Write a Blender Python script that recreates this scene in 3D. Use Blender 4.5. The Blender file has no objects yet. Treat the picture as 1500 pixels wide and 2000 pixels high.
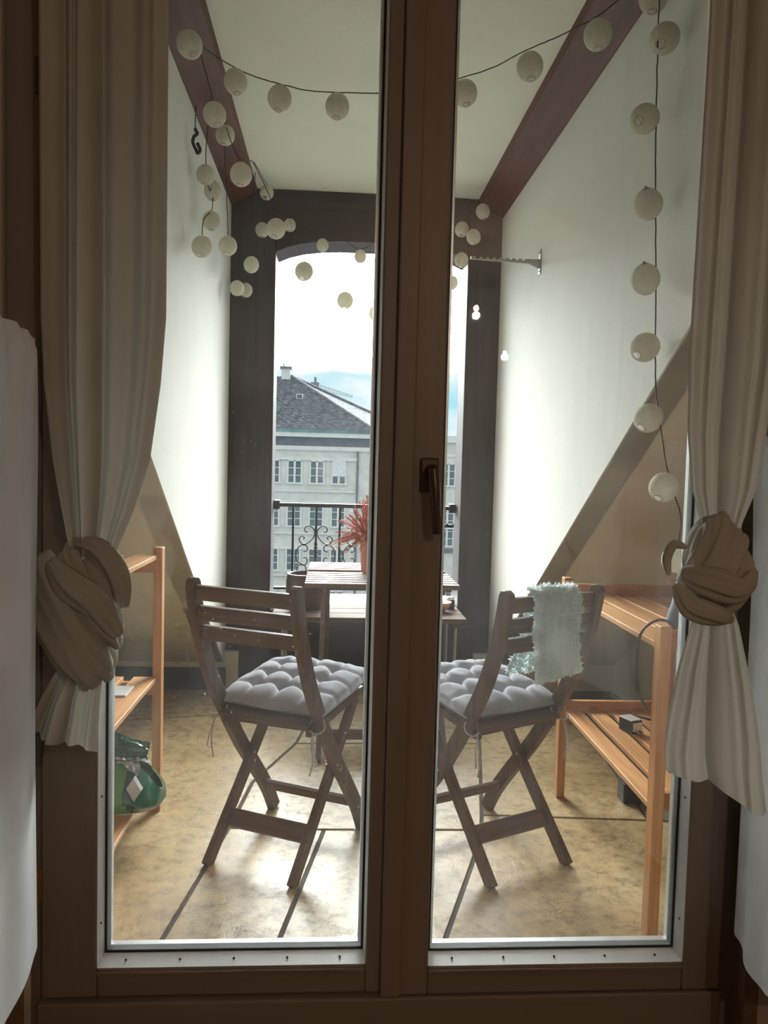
import bpy, bmesh, math, random
from mathutils import Vector, Matrix
random.seed(7)
R = math.radians
scene = bpy.context.scene
COL = scene.collection

# ------------------------------------------------------------------ camera
cam_d = bpy.data.cameras.new('camera')
cam_d.sensor_fit = 'VERTICAL'; cam_d.sensor_height = 24.0
cam_d.lens = 24.0 * 1500 / 2000
cam_d.clip_start = 0.05; cam_d.clip_end = 2000
cam = bpy.data.objects.new('camera', cam_d); COL.objects.link(cam)
def aim(loc, yaw, pitch, roll):
    y, p, r = R(yaw), R(pitch), R(roll)
    fw = Vector((math.sin(y)*math.cos(p), math.cos(y)*math.cos(p), math.sin(p)))
    r0 = Vector((math.cos(y), -math.sin(y), 0)); u0 = r0.cross(fw)
    X = r0*math.cos(r) + u0*math.sin(r); Y = -r0*math.sin(r) + u0*math.cos(r)
    m = Matrix.Identity(4)
    for i in range(3):
        m[i][0] = X[i]; m[i][1] = Y[i]; m[i][2] = -fw[i]; m[i][3] = loc[i]
    return m
cam.matrix_world = aim((0, -1.45, 1.22), 3.8, -3.2, 1.5)
scene.camera = cam

# ------------------------------------------------------------------ colour management
vs = scene.view_settings
vs.view_transform = 'Standard'; vs.look = 'None'; vs.gamma = 1.0
vs.use_curve_mapping = False
vs.exposure = 1.1

# ------------------------------------------------------------------ sky: hazy, the sun glowing through thin cloud in front
world = bpy.data.worlds.new('sky'); scene.world = world
world.use_nodes = True
nt = world.node_tree; nt.nodes.clear()
def wn(t): return nt.nodes.new(t)
wo = wn('ShaderNodeOutputWorld'); bg = wn('ShaderNodeBackground')
tc = wn('ShaderNodeTexCoord')
dot = wn('ShaderNodeVectorMath'); dot.operation = 'DOT_PRODUCT'
SUN_EL, SUN_AZ = 26.0, 1.0
dot.inputs[1].default_value = (math.sin(R(SUN_AZ))*math.cos(R(SUN_EL)), math.cos(R(SUN_AZ))*math.cos(R(SUN_EL)), math.sin(R(SUN_EL)))
nt.links.new(tc.outputs['Generated'], dot.inputs[0])
mx = wn('ShaderNodeMath'); mx.operation = 'MAXIMUM'; mx.inputs[1].default_value = 0
nt.links.new(dot.outputs['Value'], mx.inputs[0])
pw = wn('ShaderNodeMath'); pw.operation = 'POWER'; pw.inputs[1].default_value = 5
nt.links.new(mx.outputs[0], pw.inputs[0])
gl = wn('ShaderNodeMath'); gl.operation = 'MULTIPLY_ADD'; gl.inputs[1].default_value = 26.0; gl.inputs[2].default_value = 0.55
nt.links.new(pw.outputs[0], gl.inputs[0])
mp = wn('ShaderNodeMapping'); mp.inputs['Scale'].default_value = (1, 1, 2.6)
nt.links.new(tc.outputs['Generated'], mp.inputs[0])
def wnoise(scale, detail):
    n_ = wn('ShaderNodeTexNoise'); n_.inputs['Scale'].default_value = scale; n_.inputs['Detail'].default_value = detail
    nt.links.new(mp.outputs[0], n_.inputs['Vector']); return n_.outputs['Fac']
# clear pale blue band low down, the glaring cloud sheet above it with a ragged lower edge
rp = wn('ShaderNodeValToRGB')
rp.color_ramp.elements[0].position = 0.38; rp.color_ramp.elements[0].color = (0.21, 0.40, 0.47, 1)
rp.color_ramp.elements[1].position = 0.66; rp.color_ramp.elements[1].color = (0.47, 0.51, 0.52, 1)
nt.links.new(wnoise(9.0, 5), rp.inputs[0])
sep = wn('ShaderNodeSeparateXYZ'); nt.links.new(tc.outputs['Generated'], sep.inputs[0])
ma = wn('ShaderNodeMath'); ma.operation = 'MULTIPLY_ADD'; ma.inputs[1].default_value = 0.10
nt.links.new(wnoise(6.0, 4), ma.inputs[0]); nt.links.new(sep.outputs['Z'], ma.inputs[2])
mr = wn('ShaderNodeMapRange'); mr.interpolation_type = 'SMOOTHSTEP'
mr.inputs['From Min'].default_value = 0.165; mr.inputs['From Max'].default_value = 0.285
nt.links.new(ma.outputs[0], mr.inputs['Value'])
mixs = wn('ShaderNodeMixRGB'); nt.links.new(mr.outputs[0], mixs.inputs[0])
glc = wn('ShaderNodeMixRGB'); glc.blend_type = 'MULTIPLY'; glc.inputs[0].default_value = 1
glc.inputs[2].default_value = (0.96, 1.0, 0.985, 1)
nt.links.new(gl.outputs[0], glc.inputs[1])
nt.links.new(rp.outputs[0], mixs.inputs[1]); nt.links.new(glc.outputs[0], mixs.inputs[2])
nt.links.new(mixs.outputs[0], bg.inputs['Color']); bg.inputs['Strength'].default_value = 1.0
nt.links.new(bg.outputs[0], wo.inputs['Surface'])

# ================================================================== materials
MATS = {}
def base_mat(name):
    m = bpy.data.materials.new(name); m.use_nodes = True
    n = m.node_tree; b = n.nodes['Principled BSDF']
    MATS[name] = m
    return m, n, b
def lk(n, a, b): n.links.new(a, b)
def coords(n, scale=(1, 1, 1), kind='Object', rot=(0, 0, 0)):
    t = n.nodes.new('ShaderNodeTexCoord'); mp = n.nodes.new('ShaderNodeMapping')
    mp.inputs['Scale'].default_value = scale; mp.inputs['Rotation'].default_value = rot
    lk(n, t.outputs[kind], mp.inputs[0]); return mp.outputs[0]
def noise(n, vec, scale, detail=4, rough=0.55, dist=0.0):
    t = n.nodes.new('ShaderNodeTexNoise')
    t.inputs['Scale'].default_value = scale; t.inputs['Detail'].default_value = detail
    t.inputs['Roughness'].default_value = rough; t.inputs['Distortion'].default_value = dist
    lk(n, vec, t.inputs['Vector']); return t.outputs['Fac']
def ramp(n, fac, stops):
    r = n.nodes.new('ShaderNodeValToRGB'); e = r.color_ramp.elements
    while len(e) < len(stops): e.new(0.5)
    for i, (p, c) in enumerate(stops):
        e[i].position = p; e[i].color = (*c, 1)
    lk(n, fac, r.inputs[0]); return r.outputs[0]
def bump(n, b, h, strength=0.2, dist=0.01):
    bp = n.nodes.new('ShaderNodeBump'); bp.inputs['Strength'].default_value = strength; bp.inputs['Distance'].default_value = dist
    lk(n, h, bp.inputs['Height']); lk(n, bp.outputs[0], b.inputs['Normal'])
def plain(name, col, rough=0.5, metal=0.0, var=0.12, nscale=8, bmp=0.05, spec=0.5):
    m, n, b = base_mat(name)
    v = coords(n); f = noise(n, v, nscale, 4)
    lo = tuple(c*(1-var) for c in col); hi = tuple(min(1, c*(1+var)) for c in col)
    lk(n, ramp(n, f, [(0.3, lo), (0.7, hi)]), b.inputs['Base Color'])
    b.inputs['Roughness'].default_value = rough; b.inputs['Metallic'].default_value = metal
    b.inputs['Specular IOR Level'].default_value = spec
    if bmp: bump(n, b, noise(n, v, nscale*12, 3), bmp, 0.004)
    return m
def wood(name, dark, light, axis=0, rough=0.5, scale=1.0, knots=True):
    m, n, b = base_mat(name)
    s = [38*scale]*3; s[axis] = 2.2*scale
    v = coords(n, tuple(s)); f = noise(n, v, 1.0, 6, 0.6, 0.6)
    c = ramp(n, f, [(0.28, dark), (0.5, tuple((a+b_)/2 for a, b_ in zip(dark, light))), (0.72, light)])
    if knots:
        s2 = [9.0]*3; s2[axis] = 3.0
        vo = n.nodes.new('ShaderNodeTexVoronoi'); vo.inputs['Scale'].default_value = 1.0
        lk(n, coords(n, tuple(s2)), vo.inputs['Vector'])
        k = ramp(n, vo.outputs['Distance'], [(0.03, (0.35, 0.3, 0.25)), (0.11, (1, 1, 1))])
        mm = n.nodes.new('ShaderNodeMixRGB'); mm.blend_type = 'MULTIPLY'; mm.inputs[0].default_value = 0.7
        lk(n, c, mm.inputs[1]); lk(n, k, mm.inputs[2]); c = mm.outputs[0]
    lk(n, c, b.inputs['Base Color']); b.inputs['Roughness'].default_value = rough
    bump(n, b, f, 0.12, 0.003)
    return m
def cloth(name, col, trans=0.35, rough=0.9, weave=900, var=0.06, alpha=0.0):
    m = bpy.data.materials.new(name); m.use_nodes = True; n = m.node_tree; n.nodes.clear()
    out = n.nodes.new('ShaderNodeOutputMaterial')
    d = n.nodes.new('ShaderNodeBsdfDiffuse'); t = n.nodes.new('ShaderNodeBsdfTranslucent'); mix = n.nodes.new('ShaderNodeMixShader')
    v = coords(n); f = noise(n, v, 6, 4)
    lo = tuple(c*(1-var) for c in col); hi = tuple(min(1, c*(1+var)) for c in col)
    c = ramp(n, f, [(0.3, lo), (0.7, hi)])
    lk(n, c, d.inputs[0]); lk(n, c, t.inputs[0])
    w = n.nodes.new('ShaderNodeTexNoise'); w.inputs['Scale'].default_value = weave; w.inputs['Detail'].default_value = 2
    lk(n, v, w.inputs['Vector'])
    bp = n.nodes.new('ShaderNodeBump'); bp.inputs['Strength'].default_value = 0.15; bp.inputs['Distance'].default_value = 0.002
    lk(n, w.outputs['Fac'], bp.inputs['Height']); lk(n, bp.outputs[0], d.inputs['Normal'])
    mix.inputs[0].default_value = trans
    lk(n, d.outputs[0], mix.inputs[1]); lk(n, t.outputs[0], mix.inputs[2])
    lk(n, mix.outputs[0], out.inputs[0]); MATS[name] = m
    return m
def plaster(name, col, stain=(0.55, 0.52, 0.45), amt=0.25, rough=0.85):
    m, n, b = base_mat(name)
    v = coords(n)
    f = noise(n, v, 1.6, 6, 0.6)
    c = ramp(n, f, [(0.25, tuple(x*0.9 for x in col)), (0.65, col)])
    st = ramp(n, noise(n, coords(n, (1, 1, 0.45)), 3.1, 5, 0.7, 0.4), [(0.60, (0, 0, 0)), (0.78, (1, 1, 1))])
    mm = n.nodes.new('ShaderNodeMixRGB'); lk(n, c, mm.inputs[1]); mm.inputs[2].default_value = (*stain, 1)
    mu = n.nodes.new('ShaderNodeMath'); mu.operation = 'MULTIPLY'; mu.inputs[1].default_value = amt
    lk(n, st, mu.inputs[0]); lk(n, mu.outputs[0], mm.inputs[0])
    lk(n, mm.outputs[0], b.inputs['Base Color']); b.inputs['Roughness'].default_value = rough
    b.inputs['Specular IOR Level'].default_value = 0.25
    bump(n, b, noise(n, v, 45, 5, 0.7), 0.25, 0.006)
    return m
def stone(name):
    m, n, b = base_mat(name)
    v = coords(n, kind='Object')
    f1 = noise(n, v, 2.3, 6, 0.65, 0.3); f2 = noise(n, v, 21, 9, 0.74, 0.15)
    c1 = ramp(n, f1, [(0.3, (0.34, 0.225, 0.105)), (0.5, (0.50, 0.365, 0.195)), (0.7, (0.60, 0.465, 0.27))])
    c2 = ramp(n, f2, [(0.33, (0.30, 0.25, 0.18)), (0.48, (0.88, 0.86, 0.80)), (0.62, (1.15, 1.12, 1.05))])
    mm = n.nodes.new('ShaderNodeMixRGB'); mm.blend_type = 'MULTIPLY'; mm.inputs[0].default_value = 0.85
    lk(n, c1, mm.inputs[1]); lk(n, c2, mm.inputs[2])
    vo = n.nodes.new('ShaderNodeTexVoronoi'); vo.feature = 'DISTANCE_TO_EDGE'; vo.inputs['Scale'].default_value = 26
    dv = n.nodes.new('ShaderNodeMixRGB'); dv.inputs[0].default_value = 0.09
    nz2 = n.nodes.new('ShaderNodeTexNoise'); nz2.inputs['Scale'].default_value = 9; nz2.inputs['Detail'].default_value = 4; lk(n, v, nz2.inputs['Vector'])
    lk(n, v, dv.inputs[1]); lk(n, nz2.outputs['Color'], dv.inputs[2]); lk(n, dv.outputs[0], vo.inputs['Vector'])
    crack = ramp(n, vo.outputs['Distance'], [(0.0, (0.0, 0.0, 0.0)), (0.035, (1, 1, 1))])
    patch = ramp(n, noise(n, v, 5.5, 4, 0.6), [(0.5, (1, 1, 1)), (0.6, (0, 0, 0))])
    mxm = n.nodes.new('ShaderNodeMixRGB'); mxm.blend_type = 'LIGHTEN'; mxm.inputs[0].default_value = 1
    lk(n, crack, mxm.inputs[1]); lk(n, patch, mxm.inputs[2])
    m2 = n.nodes.new('ShaderNodeMixRGB'); m2.blend_type = 'MULTIPLY'; m2.inputs[0].default_value = 0.6
    lk(n, mm.outputs[0], m2.inputs[1]); lk(n, mxm.outputs[0], m2.inputs[2])
    lk(n, m2.outputs[0], b.inputs['Base Color'])
    rr = ramp(n, f2, [(0.3, (0.42,)*3), (0.7, (0.24,)*3)])
    lk(n, rr, b.inputs['Roughness'])
    hm = n.nodes.new('ShaderNodeMath'); hm.operation = 'MULTIPLY'; lk(n, f2, hm.inputs[0]); lk(n, mxm.outputs[0], hm.inputs[1])
    bump(n, b, hm.outputs[0], 0.16, 0.008)
    return m
def glass(name, refl=(1, 1, 1), tint=(0.97, 0.985, 0.98), haze=0.012):
    m = bpy.data.materials.new(name); m.use_nodes = True; n = m.node_tree; n.nodes.clear()
    out = n.nodes.new('ShaderNodeOutputMaterial')
    t = n.nodes.new('ShaderNodeBsdfTransparent'); t.inputs[0].default_value = (*tint, 1)
    g = n.nodes.new('ShaderNodeBsdfGlossy'); g.inputs['Roughness'].default_value = 0.01; g.inputs[0].default_value = (*refl, 1)
    fr = n.nodes.new('ShaderNodeFresnel'); fr.inputs[0].default_value = 1.45
    mix = n.nodes.new('ShaderNodeMixShader'); lk(n, fr.outputs[0], mix.inputs[0]); lk(n, t.outputs[0], mix.inputs[1]); lk(n, g.outputs[0], mix.inputs[2])
    # fine dust and wipe marks on the pane
    d = n.nodes.new('ShaderNodeBsdfTranslucent'); d.inputs[0].default_value = (0.9, 0.93, 0.95, 1)
    v = coords(n, (1, 1, 1)); f = noise(n, v, 3, 6, 0.7, 0.6)
    sp = noise(n, v, 160, 1, 0.5)
    spr = ramp(n, sp, [(0.76, (0, 0, 0)), (0.80, (0.16,)*3)])
    fa = ramp(n, f, [(0.35, (haze*0.4,)*3), (0.75, (haze*1.8,)*3)])
    ad = n.nodes.new('ShaderNodeMixRGB'); ad.blend_type = 'ADD'; ad.inputs[0].default_value = 1
    lk(n, fa, ad.inputs[1]); lk(n, spr, ad.inputs[2])
    m2 = n.nodes.new('ShaderNodeMixShader'); lk(n, ad.outputs[0], m2.inputs[0]); lk(n, mix.outputs[0], m2.inputs[1]); lk(n, d.outputs[0], m2.inputs[2])
    lk(n, m2.outputs[0], out.inputs[0]); MATS[name] = m
    return m
def emis(name, col, s):
    m = bpy.data.materials.new(name); m.use_nodes = True; n = m.node_tree; n.nodes.clear()
    out = n.nodes.new('ShaderNodeOutputMaterial'); e = n.nodes.new('ShaderNodeEmission')
    e.inputs[0].default_value = (*col, 1); e.inputs[1].default_value = s
    lk(n, e.outputs[0], out.inputs[0]); MATS[name] = m; return m

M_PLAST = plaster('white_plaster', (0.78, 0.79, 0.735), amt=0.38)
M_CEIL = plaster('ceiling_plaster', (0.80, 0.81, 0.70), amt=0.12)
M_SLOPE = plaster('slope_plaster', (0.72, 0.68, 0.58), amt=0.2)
M_ROOMWALL = plaster('room_wall_paint', (0.52, 0.42, 0.33), amt=0.05)
M_ROOMFLOOR = wood('room_floor_wood', (0.12, 0.07, 0.035), (0.25, 0.15, 0.08), axis=1)
M_BEAM = wood('beam_wood', (0.045, 0.012, 0.008), (0.15, 0.045, 0.028), axis=1, rough=0.45, scale=0.8, knots=False)
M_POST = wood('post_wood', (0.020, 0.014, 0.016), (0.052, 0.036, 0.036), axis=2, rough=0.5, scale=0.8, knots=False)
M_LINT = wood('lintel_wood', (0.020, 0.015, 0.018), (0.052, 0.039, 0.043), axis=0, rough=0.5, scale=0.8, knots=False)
M_DOOR = wood('door_wood', (0.215, 0.165, 0.125), (0.28, 0.215, 0.165), axis=2, rough=0.45, scale=0.5, knots=False)
M_DOORH = wood('door_rail_wood', (0.215, 0.165, 0.125), (0.28, 0.215, 0.165), axis=0, rough=0.45, scale=0.5, knots=False)
M_ALU = plain('aluminium_bead', (0.78, 0.80, 0.82), 0.35, 0.55, 0.05, 20, 0.02)
M_BEAD = plain('painted_bead', (0.74, 0.75, 0.76), 0.4, 0.0, 0.05, 20, 0.02)
M_GASK = plain('black_gasket', (0.02, 0.02, 0.022), 0.5, 0, 0.1)
M_SCREW = plain('screw_steel', (0.12, 0.12, 0.12), 0.4, 0.6)
M_GLASS = glass('door_glass')
M_CURT = cloth('linen_curtain', (0.48, 0.455, 0.39), 0.15)
M_CURT2 = cloth('linen_curtain_light', (0.53, 0.50, 0.435), 0.18)
M_WHITE = cloth('white_cloth', (0.86, 0.88, 0.90), 0.08)
M_STONE = stone('floor_stone')
M_GROUT = plain('grout', (0.13, 0.12, 0.11), 0.95, 0, 0.2, 12, 0.0, 0.0)
M_GREYST = plain('grey_border_stone', (0.20, 0.19, 0.165), 0.6, 0, 0.3, 9, 0.3)
M_CHAIR = wood('chair_wood', (0.075, 0.042, 0.025), (0.19, 0.112, 0.066), axis=2, rough=0.5, scale=0.9, knots=False)
M_CHAIRX = wood('chair_slat_wood', (0.075, 0.042, 0.025), (0.19, 0.112, 0.066), axis=0, rough=0.5, scale=0.9, knots=False)
M_PINEY = wood('shelf_pine_along', (0.47, 0.20, 0.065), (0.72, 0.38, 0.15), axis=1, rough=0.45)
M_PINEZ = wood('shelf_pine_upright', (0.47, 0.19, 0.06), (0.70, 0.35, 0.13), axis=2, rough=0.45)
M_PINEX = wood('shelf_pine_cross', (0.44, 0.18, 0.06), (0.68, 0.34, 0.13), axis=0, rough=0.45)
M_TABLE = wood('table_wood', (0.13, 0.08, 0.06), (0.27, 0.18, 0.14), axis=0, rough=0.5, knots=False)
M_TABLEZ = wood('table_leg_wood', (0.07, 0.04, 0.025), (0.17, 0.10, 0.065), axis=2, rough=0.5, knots=False)
M_BENCH = wood('bench_wood', (0.07, 0.045, 0.032), (0.15, 0.10, 0.07), axis=0, rough=0.7, knots=False)
M_BENCH.node_tree.nodes['Principled BSDF'].inputs['Specular IOR Level'].default_value = 0.08
M_TABLE.node_tree.nodes['Principled BSDF'].inputs['Specular IOR Level'].default_value = 0.2
M_CUSH = cloth('grey_cushion_cloth', (0.37, 0.37, 0.41), 0.0, weave=600)
M_TIE = cloth('grey_tie', (0.52, 0.51, 0.52), 0.1)
M_THROW = cloth('aqua_throw_yarn', (0.65, 0.81, 0.81), 0.3, weave=300, var=0.25)
M_FUZZ = cloth('aqua_throw_fuzz', (0.84, 0.94, 0.93), 0.45, weave=300, var=0.2)
M_PAPER = cloth('lantern_cloth', (0.80, 0.77, 0.66), 0.42, weave=400)
M_WIRE = plain('lantern_wire', (0.35, 0.34, 0.32), 0.4, 0.5)
M_CORD = plain('black_cord', (0.018, 0.016, 0.018), 0.6)
M_IRON = plain('wrought_iron', (0.012, 0.012, 0.015), 0.5, 0.3)
M_STEEL = plain('grey_steel', (0.40, 0.42, 0.42), 0.4, 0.7)
M_TERRA = plain('dark_terracotta', (0.085, 0.035, 0.028), 0.35, 0, 0.15)
M_PINKPOT = plain('pink_clay', (0.50, 0.21, 0.16), 0.7, 0, 0.1)
M_SOIL = plain('soil', (0.03, 0.02, 0.015), 0.95, 0, 0.4, 40, 0.5)
M_HEATH = plain('heather_rust', (0.42, 0.10, 0.055), 0.8, 0, 0.35, 30, 0)
M_HEATH2 = plain('heather_pink', (0.62, 0.24, 0.16), 0.8, 0, 0.35, 30, 0)
M_STEM = plain('heather_stem', (0.12, 0.08, 0.045), 0.8)
M_BAGD = plain('bag_dark_green', (0.008, 0.085, 0.035), 0.16, 0, 0.3, 9, 0.0, 0.8)
M_BAGL = plain('bag_light_green', (0.10, 0.30, 0.045), 0.25, 0, 0.3, 9, 0.0, 0.6)
M_BAGF = plain('bag_foil_inside', (0.55, 0.56, 0.56), 0.2, 0.6, 0.2, 20, 0.0)
M_CARD = plain('white_card', (0.78, 0.80, 0.80), 0.6)
M_BLACK = plain('black_plastic', (0.015, 0.015, 0.017), 0.4)
M_GREYP = plain('grey_plastic', (0.10, 0.105, 0.12), 0.5)
M_BOWL = wood('bowl_wood', (0.38, 0.17, 0.07), (0.55, 0.27, 0.12), axis=0, knots=False)
M_SKIRT = plain('dark_skirting', (0.035, 0.035, 0.036), 0.6)
M_SILL = plain('pale_sill_stone', (0.62, 0.60, 0.55), 0.6, 0, 0.15, 10, 0.2)
M_FACADE = plain('pale_stone_facade', (0.66, 0.65, 0.63), 0.9, 0, 0.13, 1.2, 0.2)
M_FAC2 = plain('facade_band_stone', (0.72, 0.71, 0.69), 0.9, 0, 0.08, 2.0, 0.1)
M_TILE = plain('roof_tile', (0.20, 0.205, 0.23), 0.9, 0, 0.35, 3.0, 0.1, 0.05)
M_LEAD = plain('copper_gutter', (0.16, 0.26, 0.27), 0.6, 0, 0.3, 2.0, 0.1)
M_FRIEZE = plain('dark_cornice', (0.16, 0.175, 0.21), 0.7, 0, 0.15, 2)
M_WINF = plain('white_window_frame', (0.72, 0.73, 0.72), 0.6)
M_PANE = plain('far_window_glass', (0.10, 0.13, 0.16), 0.08, 0, 0.3, 1.0, 0, 0.8)
M_BLIND = plain('white_blind', (0.70, 0.72, 0.73), 0.8)
M_CRANE = plain('crane_steel', (0.22, 0.25, 0.27), 0.6)
M_ROAD = plain('asphalt', (0.09, 0.09, 0.09), 0.9, 0, 0.2, 0.5)
M_BRASS = plain('brass', (0.5, 0.33, 0.12), 0.3, 0.8)
M_HANDLE = plain('bronze_handle', (0.10, 0.065, 0.045), 0.32, 0.6)
M_LAMPGLOW = emis('warm_lamp_glow', (1.0, 0.62, 0.28), 60.0)

# ================================================================== mesh helpers
class MB:
    def __init__(s): s.v = []; s.f = []
    def add(s, vs, fs):
        o = len(s.v); s.v += [tuple(v) for v in vs]; s.f += [tuple(i+o for i in f) for f in fs]; return s
    def box(s, x0, x1, y0, y1, z0, z1):
        return s.add([(x0,y0,z0),(x1,y0,z0),(x1,y1,z0),(x0,y1,z0),(x0,y0,z1),(x1,y0,z1),(x1,y1,z1),(x0,y1,z1)],
                     [(0,3,2,1),(4,5,6,7),(0,1,5,4),(1,2,6,5),(2,3,7,6),(3,0,4,7)])
    def bar(s, p, q, w, h, up=(0, 0, 1)):
        p, q = Vector(p), Vector(q); d = (q-p).normalized(); a = d.cross(Vector(up))
        if a.length < 1e-4: a = d.cross(Vector((0, 1, 0)))
        a.normalize(); b = a.cross(d); a *= w/2; b *= h/2
        return s.add([p-a-b, p+a-b, p+a+b, p-a+b, q-a-b, q+a-b, q+a+b, q-a+b],
                     [(0,1,2,3),(7,6,5,4),(4,5,1,0),(5,6,2,1),(6,7,3,2),(7,4,0,3)])
    def prism(s, pts, axis, a0, a1):
        """extrude polygon pts (2-D) along axis from a0 to a1; pts are the two other axes in order"""
        def mk(p, a):
            if axis == 0: return (a, p[0], p[1])
            if axis == 1: return (p[0], a, p[1])
            return (p[0], p[1], a)
        n = len(pts); vs = [mk(p, a0) for p in pts] + [mk(p, a1) for p in pts]
        fs = [tuple(range(n)), tuple(range(2*n-1, n-1, -1))]
        for i in range(n): j = (i+1) % n; fs.append((i, i+n, j+n, j))
        return s.add(vs, fs)
    def tube(s, pts, r, n=6, cap=True):
        pts = [Vector(p) for p in pts]; vs = []; N = len(pts)
        up = Vector((0.13, 0.31, 0.94)).normalized()
        for i, p in enumerate(pts):
            d = (pts[min(i+1, N-1)] - pts[max(i-1, 0)])
            d = d.normalized() if d.length > 1e-9 else Vector((0, 0, 1))
            a = d.cross(up)
            if a.length < 1e-3: a = d.cross(Vector((1, 0, 0)))
            a.normalize(); b = d.cross(a)
            rr = r[i] if isinstance(r, (list, tuple)) else r
            for k in range(n):
                t = 2*math.pi*k/n; vs.append(p + a*math.cos(t)*rr + b*math.sin(t)*rr)
        fs = []
        for i in range(N-1):
            for k in range(n):
                k2 = (k+1) % n; fs.append((i*n+k, i*n+k2, (i+1)*n+k2, (i+1)*n+k))
        if cap: fs.append(tuple(range(n-1, -1, -1))); fs.append(tuple((N-1)*n+k for k in range(n)))
        return s.add(vs, fs)
    def lathe(s, prof, n=24, c=(0, 0, 0)):
        vs = []; fs = []
        for r, z in prof:
            for k in range(n):
                t = 2*math.pi*k/n; vs.append((c[0]+r*math.cos(t), c[1]+r*math.sin(t), c[2]+z))
        for i in range(len(prof)-1):
            for k in range(n):
                k2 = (k+1) % n; fs.append((i*n+k, i*n+k2, (i+1)*n+k2, (i+1)*n+k))
        return s.add(vs, fs)
    def grid(s, fn, nu, nv, closed_u=False):
        vs = [fn(i/(nu if closed_u else nu-1), j/(nv-1)) for j in range(nv) for i in range(nu)]
        fs = []
        for j in range(nv-1):
            for i in range(nu if closed_u else nu-1):
                i2 = (i+1) % nu; fs.append((j*nu+i, j*nu+i2, (j+1)*nu+i2, (j+1)*nu+i))
        return s.add(vs, fs)
    def mesh(s, name, mat=None, smooth=False):
        me = bpy.data.meshes.new(name); me.from_pydata(s.v, [], s.f); me.validate(); me.update()
        bm = bmesh.new(); bm.from_mesh(me); bmesh.ops.recalc_face_normals(bm, faces=bm.faces); bm.to_mesh(me); bm.free()
        if mat: me.materials.append(mat)
        if smooth:
            for p in me.polygons: p.use_smooth = True
        return me
    def build(s, name, mat, parent=None, smooth=False, bevel=0.0, loc=None):
        o = bpy.data.objects.new(name, s.mesh(name, mat, smooth)); COL.objects.link(o)
        if parent: o.parent = parent
        if loc: o.location = loc
        if bevel:
            b = o.modifiers.new('bevel', 'BEVEL'); b.width = bevel; b.segments = 2; b.limit_method = 'ANGLE'; b.angle_limit = R(40)
        return o
def bx(name, mat, parent, x0, x1, y0, y1, z0, z1, bevel=0.0):
    return MB().box(x0, x1, y0, y1, z0, z1).build(name, mat, parent, bevel=bevel)
def inst(me, name, parent, loc=(0, 0, 0), rot=(0, 0, 0), scale=None):
    o = bpy.data.objects.new(name, me); COL.objects.link(o); o.parent = parent; o.location = loc; o.rotation_euler = rot
    if scale: o.scale = scale
    return o
def tag(o, label=None, cat=None, group=None, kind=None):
    if label: o['label'] = label
    if cat: o['category'] = cat
    if group: o['group'] = group
    if kind: o['kind'] = kind
    return o
def thing(name, label, cat, loc=(0, 0, 0), rz=0.0, group=None, kind=None):
    o = bpy.data.objects.new(name, None); COL.objects.link(o); o.empty_display_size = 0.05
    o.location = loc; o.rotation_euler = (0, 0, rz); return tag(o, label, cat, group, kind)
def struct(name, label, o=None, cat=None):
    if o is None:
        o = bpy.data.objects.new(name, None); COL.objects.link(o)
    return tag(o, label, cat, None, 'structure')
def smooth_path(pts, n=8):
    pts = [Vector(p) for p in pts]; out = []
    P = [pts[0]*2-pts[1]] + pts + [pts[-1]*2-pts[-2]]
    for i in range(1, len(P)-2):
        a, b, c, d = P[i-1], P[i], P[i+1], P[i+2]
        for k in range(n):
            t = k/n
            out.append(0.5*((2*b)+(c-a)*t+(2*a-5*b+4*c-d)*t*t+(3*b-a-3*c+d)*t**3))
    out.append(pts[-1]); return out

# ================================================================== the setting: balcony shell
XL, XR = -0.578, 0.890         # inner faces of the side walls
YB = 2.78                      # front of the posts
ZC = 2.70                      # ceiling
def zs(y): return 0.182 + (2.683-y)*0.64    # underside of the roof slope
for nm, x0, x1, lab in (('wall_left', XL-0.10, XL, 'white plaster side wall of the balcony with a slanting lower edge, left side'),
                        ('wall_right', XR, XR+0.10, 'white plaster side wall of the balcony with a slanting lower edge, right side')):
    o = MB().prism([(0.10, zs(0.10)), (3.0, zs(3.0)), (3.0, 2.8), (0.10, 2.8)], 0, x0, x1).build(nm, M_PLAST)
    struct(nm, lab, o, 'wall')
o = MB().box(XL-0.1, XR+0.1, 0.1, 3.0, ZC, ZC+0.12).build('ceiling', M_CEIL); struct('ceiling', 'white plaster ceiling over the balcony', o, 'ceiling')
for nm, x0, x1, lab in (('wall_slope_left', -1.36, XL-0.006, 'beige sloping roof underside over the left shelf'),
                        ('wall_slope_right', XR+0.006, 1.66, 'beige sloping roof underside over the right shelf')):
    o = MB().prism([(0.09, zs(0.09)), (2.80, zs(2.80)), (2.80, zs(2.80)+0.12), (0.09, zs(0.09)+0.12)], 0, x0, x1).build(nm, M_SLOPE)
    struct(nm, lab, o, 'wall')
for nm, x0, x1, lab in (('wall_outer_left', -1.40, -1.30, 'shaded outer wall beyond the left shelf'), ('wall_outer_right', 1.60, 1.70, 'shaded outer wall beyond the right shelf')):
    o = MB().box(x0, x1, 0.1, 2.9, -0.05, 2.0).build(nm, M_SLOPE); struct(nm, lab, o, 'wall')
for nm, x0, x1, lab in (('wall_knee_left', -1.35, -0.50, 'low knee wall under the left roof slope'), ('wall_knee_right', 0.80, 1.65, 'low knee wall under the right roof slope')):
    o = MB().box(x0, x1, 2.74, 2.90, -0.05, 0.20).build(nm, M_SLOPE); struct(nm, lab, o, 'wall')
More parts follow.
